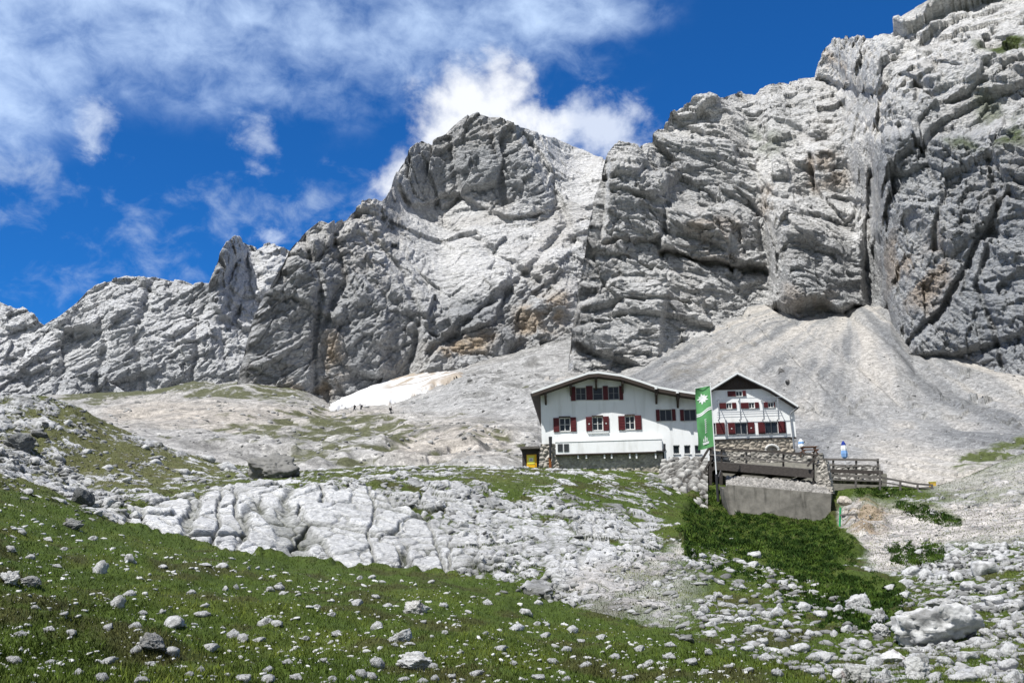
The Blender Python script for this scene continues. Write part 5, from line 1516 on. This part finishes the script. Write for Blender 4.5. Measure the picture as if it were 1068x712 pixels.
for k in range(12):
    v, f = rock_shape(3, 700 + k, [0.55, 0.62, 0.5, 0.7, 0.45, 0.6][k % 6], 0.85, 0.08)
    VAR.append(np_mesh('rock', v, f, rock_tint(v, 30 + k, PALE if k % 3 else (0.54, 0.54, 0.53), (0.2, 0.2, 0.195))))
    VAR[-1].materials.append(M_ROCK)
def put_rock(px, py, wpx, hpx, label, group=None, mesh=None, name='rock', r=None, sink=0.38, rz=None):
    """a rock whose middle is seen at this pixel, as wide and high as it looks there"""
    Q, rg = ground([px], [min(py + hpx * 0.40, 745)])
    p = Q[0]; rg = rg[0]
    if r is not None:
        p = np.array(at(px, py + hpx * 0.45, r)); rg = r
    wm, hm = wpx / F * rg, hpx / F * rg
    me = mesh if mesh is not None else VAR[rng.integers(len(VAR))]
    o = bpy.data.objects.new(name, me); COL.objects.link(o)
    zc = np.array([x for x in me.vertices[0].co])
    ex = EXT[me.name] if me.name in EXT else EXT.setdefault(me.name, np.ptp(np.array([q.co[:] for q in me.vertices]), axis=0))
    sx = wm / ex[0]; sz = hm / ex[2] * 1.25
    o.scale = (sx, sx * rng.uniform(0.85, 1.1), sz)
    o.rotation_euler = (rng.uniform(-.12, .12), rng.uniform(-.15, .15), rng.uniform(-0.35, 0.35) if rz is None else rz)
    o.location = (p[0], p[1] + wm * 0.2, p[2] + hm * (0.62 - sink))
    tag(o, label, 'rock', group)
    return o
EXT = {}
def big(seed, flat, base, dark, rough=0.08, sharp=0.85):
    v, f = rock_shape(5, seed, flat, sharp, rough)
    me = np_mesh('boulder', v, f, rock_tint(v, seed, base, dark)); me.materials.append(M_ROCK)
    return me
# the boulders one would point at
put_rock(281, 485, 54, 33, 'large dark grey boulder on the brow above the smooth pale slab', None, big(901, 0.62, (0.20, 0.195, 0.18), (0.06, 0.06, 0.058), 0.07), 'boulder', sink=0.36, rz=0.2)
put_rock(82, 517, 24, 19, 'round dark grey boulder at the upper edge of the meadow', None, big(902, 0.8, (0.10, 0.105, 0.105), (0.06, 0.06, 0.06), 0.05, 0.3), 'boulder')
put_rock(990, 654, 86, 38, 'broad cracked grey boulder low on the right among rubble, largest there', None, big(903, 0.5, (0.52, 0.52, 0.51), (0.16, 0.16, 0.155), 0.065), 'boulder', sink=0.3, rz=0.1)
put_rock(18, 462, 30, 17, 'dark grey boulder on the stony hillock at the left edge', None, big(904, 0.6, (0.14, 0.145, 0.145), (0.07, 0.07, 0.07)), 'boulder')
put_rock(40, 452, 16, 9, 'dark low boulder right of a larger one on the hillock', None, big(905, 0.6, (0.16, 0.16, 0.155), (0.07, 0.07, 0.07)), 'boulder')
put_rock(155, 669, 25, 16, 'dark mottled boulder between two pale rocks in the lower left meadow', None, big(906, 0.62, (0.27, 0.265, 0.25), (0.07, 0.07, 0.065)), 'boulder')
put_rock(432, 633, 29, 18, 'pale boulder with black shaded end, in the middle of the meadow', None, big(907, 0.62, (0.52, 0.51, 0.49), (0.10, 0.08, 0.075)), 'boulder')
put_rock(432, 691, 34, 17, 'pointed pale boulder near the bottom centre of the meadow', None, big(908, 0.55, PALE, (0.2, 0.2, 0.19)), 'boulder')
put_rock(417, 664, 27, 13, 'pale boulder split in three pieces in the centre meadow', None, big(909, 0.5, PALE, (0.12, 0.12, 0.11), 0.08), 'boulder')
put_rock(901, 627, 29, 19, 'rough grey boulder at the lower end of the dark undergrowth', None, big(910, 0.65, (0.50, 0.50, 0.49), (0.14, 0.12, 0.115), 0.08), 'boulder')
put_rock(921, 644, 19, 15, 'grey ribbed boulder right below the rough one by the undergrowth', None, big(911, 0.75, (0.52, 0.52, 0.51), (0.14, 0.14, 0.135), 0.1), 'boulder')
put_rock(921, 659, 19, 13, 'low pale boulder left of the broad cracked boulder', None, big(912, 0.6, PALE, (0.16, 0.16, 0.155)), 'boulder')
put_rock(958, 698, 31, 24, 'upright pale block near the bottom right rubble', None, big(913, 0.8, (0.52, 0.52, 0.50), (0.2, 0.2, 0.19), 0.06), 'boulder')
put_rock(936, 685, 30, 13, 'flat white slab-like boulder above the upright block', None, big(914, 0.42, (0.62, 0.62, 0.61), (0.3, 0.25, 0.24), 0.05), 'boulder')
put_rock(899, 703, 26, 19, 'rounded grey boulder at the bottom edge, right of the meadow corner', None, big(915, 0.72, (0.45, 0.45, 0.43), (0.15, 0.13, 0.12)), 'boulder')
put_rock(877, 706, 30, 14, 'white low boulder at the bottom edge of the meadow corner', None, big(916, 0.5, (0.62, 0.62, 0.61), (0.3, 0.25, 0.24), 0.05), 'boulder')
put_rock(988, 631, 32, 11, 'long low grey boulder just above the broad cracked boulder', None, big(917, 0.45, (0.38, 0.38, 0.37), (0.15, 0.15, 0.14)), 'boulder')
put_rock(881, 520, 15, 8, 'smooth pale stone at the corner of the concrete wall', None, big(918, 0.6, (0.50, 0.45, 0.38), (0.38, 0.33, 0.28), 0.03, 0.3), 'boulder', r=75.2)
put_rock(6, 604, 26, 13, 'pale boulder cut by the left edge of the photo', None, big(919, 0.5, PALE, (0.2, 0.2, 0.19)), 'boulder')
put_rock(30, 606, 24, 9, 'low grey boulder touching the pale one at the left edge', None, big(920, 0.45, (0.36, 0.36, 0.35), (0.14, 0.14, 0.14)), 'boulder')
put_rock(74, 546, 22, 12, 'dark rock at the top of the left meadow below the round boulder', None, big(921, 0.6, (0.24, 0.24, 0.23), (0.08, 0.08, 0.08)), 'boulder')
def scree_at(px, py):
    qx, qy = proj(P_S); d = (qx - px) ** 2 + (qy - py) ** 2
    i = np.unravel_index(np.argmin(d), d.shape); return math.hypot(P_S[i][0], P_S[i][1])
put_rock(815.5, 385, 7, 8, 'upright dark boulder on the scree above the gabled house', None, big(922, 0.9, (0.17, 0.165, 0.16), (0.06, 0.06, 0.06)), 'boulder', r=scree_at(815.5, 388))
put_rock(822, 397, 7, 5, 'small dark boulder below the upright one on the scree', None, big(923, 0.6, (0.17, 0.165, 0.16), (0.06, 0.06, 0.06)), 'boulder', r=scree_at(822, 399))
# rocks read off the photograph: middle x, y, width, height
READ = [(141, 676, 12, 9), (176, 678, 19, 11), (218, 675, 20, 8), (181, 649, 22, 12), (121, 628, 18, 13), (132, 618, 12, 7), (103, 592, 18, 14), (135, 582, 11, 10), (214, 588.5, 13, 4), (230, 589, 14, 6), (168, 590, 12, 4),
        (208, 641, 16, 6), (254, 665, 11, 8), (242, 660, 14, 10), (270, 667, 15, 5), (275, 648, 16, 9), (288, 650, 14, 6), (234, 613, 7, 6), (246, 611, 6, 6), (282, 614, 9, 6), (290, 613, 11, 6), (294, 618, 9, 4), (212, 631, 10, 5),
        (198, 617, 9, 5), (112, 689, 18, 7), (158, 692, 12, 5), (251, 707, 18, 9), (279, 708, 16, 8), (278, 697, 12, 6), (148, 709, 18, 7), (104, 708, 12, 9), (209, 697, 8, 7), (196, 702, 9, 5), (139, 651, 12, 7), (110, 654, 10, 8),
        (147, 638, 10, 5), (168, 637, 8, 5), (403, 630, 12, 6), (373, 628, 13, 8), (391, 622, 9, 4), (375, 602, 7, 5), (387, 601, 9, 6), (449, 606, 8, 5), (392, 652, 13, 10), (391, 692, 16, 10), (549, 638, 15, 8), (537, 653, 19, 8),
        (522, 676, 18, 6), (497, 702, 20, 6), (462, 630, 10, 5), (508, 627, 11, 7), (441, 648, 7, 4), (465, 659, 7, 4), (507, 660, 7, 4), (452, 694, 10, 5), (428, 671, 15, 4), (412, 672, 9, 4), (375, 703, 12, 8), (385, 705, 14, 7), (366, 706, 10, 7),
        (420, 708, 14, 7), (440, 709, 12, 6), (452, 706, 10, 7), (52, 656, 11, 6), (73, 660, 12, 6), (37, 633, 9, 5), (65, 640, 10, 5), (20, 660, 12, 6), (12, 689, 14, 7), (50, 690, 10, 5), (80, 700, 12, 6), (30, 580, 9, 5), (60, 590, 9, 4),
        (50, 562, 9, 5), (95, 561, 10, 5), (22, 555, 8, 4), (10, 572, 9, 5), (65, 572, 8, 4), (330, 632, 9, 5), (345, 640, 10, 5), (310, 620, 8, 4), (352, 659, 13, 6), (318, 665, 9, 5), (335, 688, 10, 5), (300, 690, 12, 6), (310, 706, 14, 7), (345, 708, 12, 7),
        (570, 662, 12, 6), (590, 676, 12, 6), (605, 668, 9, 5), (575, 690, 13, 6), (610, 692, 14, 6), (560, 706, 14, 7), (590, 707, 10, 6), (640, 684, 12, 6), (628, 664, 12, 6), (655, 706, 14, 7), (640, 700, 9, 5), (676, 691, 14, 7), (690, 706, 12, 6), (668, 676, 12, 7),
        (700, 684, 14, 7), (720, 690, 14, 8), (735, 700, 10, 6), (740, 680, 12, 7), (760, 694, 10, 5), (780, 698, 12, 6), (700, 672, 13, 6), (810, 702, 14, 7), (535, 690, 9, 5), (480, 680, 9, 4), (470, 705, 10, 5), (595, 655, 14, 8), (560, 650, 9, 5)]
for i, q in enumerate(READ):
    put_rock(*q, 'pale limestone rock lying in the green meadow', 'pale rocks scattered over the meadow', name='rock')
READ2 = [(1052, 675, 19, 12), (1052, 692, 18, 12), (1060, 707, 22, 13), (950, 595, 18, 11), (966, 596, 15, 10), (1030, 592, 26, 14), (945, 606, 16, 8), (1010, 612, 22, 9), (1035, 625, 20, 9), (1055, 612, 18, 9), (875, 634, 12, 8), (855, 640, 14, 9), (838, 632, 16, 10), (812, 636, 16, 11),
         (822, 650, 13, 8), (846, 660, 13, 8), (870, 660, 12, 8), (835, 675, 20, 12), (858, 684, 24, 10), (815, 662, 16, 9), (790, 655, 14, 8), (775, 640, 14, 7), (885, 655, 14, 8), (905, 672, 12, 8), (915, 690, 14, 9), (985, 690, 18, 8), (1010, 684, 20, 9), (1005, 706, 26, 11),
         (1030, 700, 20, 9), (978, 706, 16, 9), (1028, 660, 12, 7), (1050, 650, 14, 8), (800, 685, 16, 8), (780, 676, 14, 7), (760, 668, 12, 6), (740, 660, 14, 7), (730, 578, 16, 5), (786, 578, 14, 8), (775, 586, 12, 5), (940, 640, 10, 7), (945, 620, 16, 6), (930, 612, 12, 6), (1000, 575, 16, 9),
         (1020, 570, 14, 8), (960, 575, 9, 5), (1045, 580, 16, 8), (850, 610, 9, 5), (828, 612, 10, 6), (800, 610, 10, 6), (775, 612, 9, 5), (750, 620, 10, 6), (730, 640, 11, 6), (760, 645, 11, 6), (795, 668, 12, 7), (850, 700, 18, 9), (1062, 640, 12, 8), (895, 685, 10, 6), (925, 702, 14, 10)]
for q in READ2:
    put_rock(*q, 'grey-white boulder in the rubble on the lower right slope', 'boulders in the rubble on the right slope', name='boulder')
READ3 = [(235, 484, 20, 9), (215, 478, 14, 6), (190, 492, 12, 6), (160, 480, 12, 6), (130, 500, 12, 6), (110, 486, 11, 6), (60, 476, 13, 7), (35, 480, 12, 6), (10, 486, 14, 7), (90, 470, 10, 5), (45, 436, 10, 6), (20, 440, 12, 7), (70, 440, 9, 5), (150, 465, 10, 5), (250, 495, 12, 5), (110, 524, 12, 7), (140, 535, 12, 7), (125, 512, 10, 5), (60, 504, 10, 5), (100, 534, 10, 6), (30, 512, 9, 5)]
for q in READ3:
    put_rock(*q, 'grey-white rock on the grassy hillside at the left', 'rocks on the left hillside', name='rock')
def more_rocks(n, poly, s0, s1, label, group):
    k = 0
    while k < n:
        x = rng.uniform(min(p[0] for p in poly), max(p[0] for p in poly)); y = rng.uniform(min(p[1] for p in poly), max(p[1] for p in poly))
        if x > 1066 or y > 708 or not inpoly(np.array([x]), np.array([y]), poly)[0]:
            continue
        q = s0 + (s1 - s0) * rng.uniform() ** 2
        put_rock(x, y, q, q * rng.uniform(.42, .7), label, group)
        k += 1
MIDFACE = [(390, 505), (470, 506), (600, 520), (690, 540), (712, 590), (690, 655), (600, 640), (520, 620), (474, 602), (478, 560), (430, 530)]
RIGHT = [(690, 600), (740, 580), (800, 590), (870, 622), (930, 642), (950, 600), (1000, 575), (1130, 560), (1130, 720), (860, 720), (840, 700), (700, 664)]
more_rocks(55, RIGHT, 7, 15, 'grey-white boulder in the rubble on the lower right slope', 'boulders in the rubble on the right slope')
more_rocks(32, MIDFACE, 7, 13, 'grey-white rock lying on the bare slabs below the large white hut', 'rocks on the slabs below the hut')
print('boulders', round(time.time() - T0, 1))

# small stones beyond counting: one mesh
def scatter(name, n, sampler, smin, smax, alpha_, mats_tint, seed, flat=(0.4, 0.75)):
    g = np.random.default_rng(seed)
    PX, PY, S = sampler(g, n, smin, smax, alpha_)
    Q, rg = ground(PX, PY)
    protos = [rock_shape(2, 300 + k, 0.6, 0.95, 0.05) for k in range(8)] + [rock_shape(1, 330 + k, 0.6, 0.95, 0) for k in range(8)]
    Vs, Fs, Ts, k0 = [], [], [], 0
    for i in range(len(PX)):
        v, f = protos[(g.integers(8)) + (0 if S[i] > 5 else 8)]
        wm = S[i] / F * rg[i] / 1.7
        a = g.uniform(0, 6.28); ca, sa = math.cos(a), math.sin(a)
        q = v * np.array([1, g.uniform(.6, 1), g.uniform(*flat) * 1.5]) * wm
        tl = g.uniform(-.35, .35)
        q = np.stack([q[:, 0] * ca - q[:, 1] * sa, q[:, 0] * sa + q[:, 1] * ca, q[:, 2] + q[:, 0] * tl], -1)
        Vs.append(q + Q[i] + np.array([0, 0, -wm * 0.05])); Fs.append(f + k0); k0 += len(v)
        b = g.uniform(*mats_tint)
        Ts.append(np.broadcast_to(np.array([b, b, b * 0.97]), v.shape))
    me = np_mesh(name, np.concatenate(Vs), np.concatenate(Fs), np.concatenate(Ts))
    o = link(name, me, M_ROCK); tag(o, kind='stuff')
    return o
def in_regions(regions):
    """points spread evenly over pixel outlines, each with a weight and a largest stone size; small stones far outnumber large ones"""
    def f(g, n, smin, smax, al):
        ar = []
        for poly, wgt, mx in regions:
            a = np.array(poly, float); x, y = a[:, 0], a[:, 1]
            ar.append(abs(np.dot(x, np.roll(y, 1)) - np.dot(y, np.roll(x, 1))) / 2 * wgt)
        ar = np.array(ar) / sum(ar)
        X, Y, S = [], [], []
        for (poly, wgt, mx), fr in zip(regions, ar):
            m_ = int(n * fr); a = np.array(poly, float)
            cx, cy = [], []
            while len(cx) < m_:
                u = g.uniform(a[:, 0].min(), a[:, 0].max(), 4 * m_ + 50); w_ = g.uniform(a[:, 1].min(), a[:, 1].max(), 4 * m_ + 50)
                k = inpoly(u, w_, poly)
                cl = fbm(np.stack([u / 26, w_ / 13, u * 0 + 3.3], -1), 3, 77) + g.uniform(-.5, .5, len(u))
                k &= cl > -0.08
                cx += list(u[k]); cy += list(w_[k])
            X += cx[:m_]; Y += cy[:m_]
            t = g.uniform(0, 1, m_)
            S += list(smin + (mx - smin) * t ** al)
        return np.array(X), np.array(Y), np.array(S)
    return f
MIDFACE = [(390, 505), (470, 506), (600, 520), (690, 540), (712, 590), (690, 655), (600, 640), (520, 620), (474, 602), (478, 560), (430, 530)]
RIGHT = [(690, 600), (740, 580), (800, 590), (870, 622), (930, 642), (950, 600), (1000, 575), (1130, 560), (1130, 720), (860, 720), (840, 700), (700, 664)]
scatter('rubble', 7000, in_regions([(MIDFACE, 0.35, 11), (RIGHT, 1.0, 14), ([(640, 590), (735, 572), (765, 560), (770, 575), (735, 590), (720, 640), (640, 640)], 1.2, 6),
                                   ([(-60, 470), (0, 468), (60, 480), (130, 518), (150, 545), (90, 545), (0, 512), (-60, 500)], 1.0, 9), ([(-40, 420), (0, 412), (70, 412), (120, 450), (200, 480), (230, 500), (120, 510), (0, 480)], 0.9, 8),
                                   ([(440, 488), (690, 494), (700, 540), (600, 520), (440, 506)], 0.7, 7), ([(230, 478), (320, 494), (420, 488), (420, 505), (260, 508), (180, 515)], 0.6, 9),
                                   ([(880, 530), (960, 535), (1130, 500), (1130, 560), (985, 590), (930, 600)], 0.9, 6), ([(920, 515), (1130, 480), (1130, 520), (960, 540)], 0.6, 6)]), 1.6, 12, 3.2, (0.14, 0.40), 5)
scatter('gravel', 3000, in_regions([([(-60, 500), (0, 522), (90, 548), (300, 592), (450, 607), (600, 645), (850, 700), (880, 730), (-60, 730)], 1, 8)]), 1.3, 8, 2.8, (0.42, 0.68), 6)
def scatter_on(name, P2, n, keep, smin, smax, al, tint_, seed):
    """loose stones on a scree or plateau sheet"""
    g = np.random.default_rng(seed)
    i, j = g.integers(0, P2.shape[0], n * 6), g.integers(0, P2.shape[1], n * 6)
    Q = P2[i, j]; x, y = proj(Q)
    k = keep(x, y, g) & (x > -120) & (x < 1180)
    Q, x, y = Q[k][:n], x[k][:n], y[k][:n]
    rg = np.hypot(Q[:, 0], Q[:, 1]); S = smin + (smax - smin) * g.uniform(0, 1, len(x)) ** al
    pr = [rock_shape(1, 360 + q, 0.6, 0.95, 0) for q in range(8)]
    Vs, Fs, Ts, k0 = [], [], [], 0
    for a_ in range(len(x)):
        v, f = pr[g.integers(8)]; wm = S[a_] / F * rg[a_] / 1.7; an_ = g.uniform(0, 6.28); ca, sa = math.cos(an_), math.sin(an_)
        q = v * np.array([1, g.uniform(.6, 1), g.uniform(.7, 1.2)]) * wm
        Vs.append(np.stack([q[:, 0] * ca - q[:, 1] * sa, q[:, 0] * sa + q[:, 1] * ca, q[:, 2]], -1) + Q[a_]); Fs.append(f + k0); k0 += len(v)
        b = g.uniform(*tint_); Ts.append(np.broadcast_to(np.array([b, b * 0.99, b * 0.96]), v.shape))
    o = link(name, np_mesh(name, np.concatenate(Vs), np.concatenate(Fs), np.concatenate(Ts)), M_ROCK); tag(o, kind='stuff')
def clump(x, y, s, sx=22, sy=9):
    return fbm(np.stack([x / sx, y / sy, x * 0 + s], -1), 3, 70 + s)
scatter_on('stones', P_M, 2600, lambda x, y, g: (y > 385) & (clump(x, y, 3) + 0.9 * (M_rock(x, y) - 0.5) + g.uniform(-.3, .3, len(x)) > 0.05), 1.4, 9, 3.0, (0.12, 0.44), 41)
scatter_on('stones', P_S, 2200, lambda x, y, g: (clump(x, y, 5) + 0.5 * (S_stony(x, y) - 0.5) + g.uniform(-.3, .3, len(x)) > 0.1), 1.1, 4.5, 3.5, (0.13, 0.40), 42)
print('rubble', round(time.time() - T0, 1))

# ================================================================== GRASS AND UNDERGROWTH
def blades(name, n, px0, px1, py0, py1, keep, hgt, wid, colf, seed, lean=0.5):
    g = np.random.default_rng(seed)
    X, Y = g.uniform(px0, px1, n), g.uniform(py0, py1, n)
    Q, rg, gr_, md_, dr_ = ground(X, Y, True)
    k = keep(X, Y, gr_, md_, dr_, g)
    X, Y, Q, rg, dr_, md_ = X[k], Y[k], Q[k], rg[k], dr_[k], md_[k]
    m_ = len(X); a = g.uniform(0, 6.283, m_)
    pxm = rg / F
    h = hgt(X, Y, rg, md_, g); w_ = np.maximum(wid * g.uniform(.7, 1.3, m_), pxm * 0.9)
    dx, dy = np.cos(a) * w_ / 2, np.sin(a) * w_ / 2
    la = g.uniform(0, 6.283, m_); ll = h * g.uniform(0.1, 1, m_) * lean
    v0 = Q + np.stack([dx, dy, -0.03 + 0 * dx], -1); v1 = Q - np.stack([dx, dy, 0.03 + 0 * dx], -1)
    v2 = Q + np.stack([np.cos(la) * ll, np.sin(la) * ll, h], -1)
    V = np.stack([v0, v1, v2], 1).reshape(-1, 3)
    c_ = colf(Q, X, Y, dr_, g)
    me = np_mesh(name, V, np.arange(m_ * 3).reshape(-1, 3), np.repeat(c_, 3, 0))
    o = link(name, me, M_LEAF); tag(o, kind='stuff')
    return m_
M_LEAF = tint_mat('leaves', 0.75, 0)
def col_meadow(Q, X, Y, dr, g):
    n = fbm(Q / 3.2, 4, 271); n2 = fbm(Q / 1.2, 3, 275)
    c_ = np.broadcast_to(np.array([0.056, 0.085, 0.010]), Q.shape).copy()
    c_ = mixc(c_, (0.11, 0.135, 0.018), sst(n + 0.5 * n2, -0.1, 0.6))
    c_ = mixc(c_, (0.075, 0.062, 0.026), 0.65 * sst(fbm(Q / 2.1, 4, 272), 0.15, 0.5))
    c_ = mixc(c_, (0.12, 0.115, 0.05), dr * 0.75)
    c_ = c_ * (1 + 0.55 * fbm(Q / 0.55, 2, 279))[..., None].clip(0.35, 1.6)
    return c_ * g.uniform(0.45, 1.5, (len(Q), 1))
nb = blades('grass', 330000, -150, 1200, 412, 740, lambda X, Y, gr, md, dr, g: gr > 0.5,
           lambda X, Y, rg, md, g: np.where(md > 0.5, 0.05 + 0.0006 * rg, 0.07) * g.uniform(.4, 1.3, len(X)), 0.02, col_meadow, 91, 1.3)
LM = PMap(0).add(1, LUSH, 9).add(1, LUSH2, 6).add(1.0, [(930, 522), (965, 530), (1008, 545), (992, 552), (945, 538)], 3).add(0.75, [(870, 505), (950, 512), (965, 522), (900, 520)], 4).add(0.55, [(860, 590), (940, 618), (960, 650), (900, 670), (830, 640), (800, 600)], 12).add(0.45, [(725, 570), (800, 590), (820, 620), (740, 600)], 8).add(0.75, [(928, 572), (985, 567), (990, 588), (935, 592)], 4)
def in_lush(X, Y):
    w_ = fbm(np.stack([X / 14, Y / 9, X * 0], -1), 4, 95)
    return LM(X + w_ * 8, Y + w_ * 5) + 0.55 * w_ > 0.30 + 0.25 * rng.uniform(0, 1, len(X))
def col_lush(Q, X, Y, dr, g):
    n = fbm(Q / 1.6, 3, 281)
    c_ = np.broadcast_to(np.array([0.019, 0.043, 0.005]), Q.shape).copy()
    c_ = mixc(c_, (0.058, 0.098, 0.013), sst(n, -0.1, 0.5))
    return c_ * g.uniform(0.6, 1.5, (len(Q), 1))
nl = blades('undergrowth', 280000, 700, 1012, 503, 660, lambda X, Y, gr, md, dr, g: in_lush(X, Y) & (g.uniform(0, 1, len(X)) < 0.25 + 0.9 * sst(fbm(np.stack([X / 12, Y / 6, X * 0 + 7], -1), 3, 97), -0.35, 0.2)),
            lambda X, Y, rg, md, g: (0.06 + 0.30 * LM(X, Y) * np.clip(fbm(np.stack([X / 9, Y / 4, X * 0], -1), 2, 99) + 0.25, 0, 1)) * g.uniform(.35, 1.1, len(X)), 0.11, col_lush, 92, 1.0)
print('grass', nb, nl, round(time.time() - T0, 1))
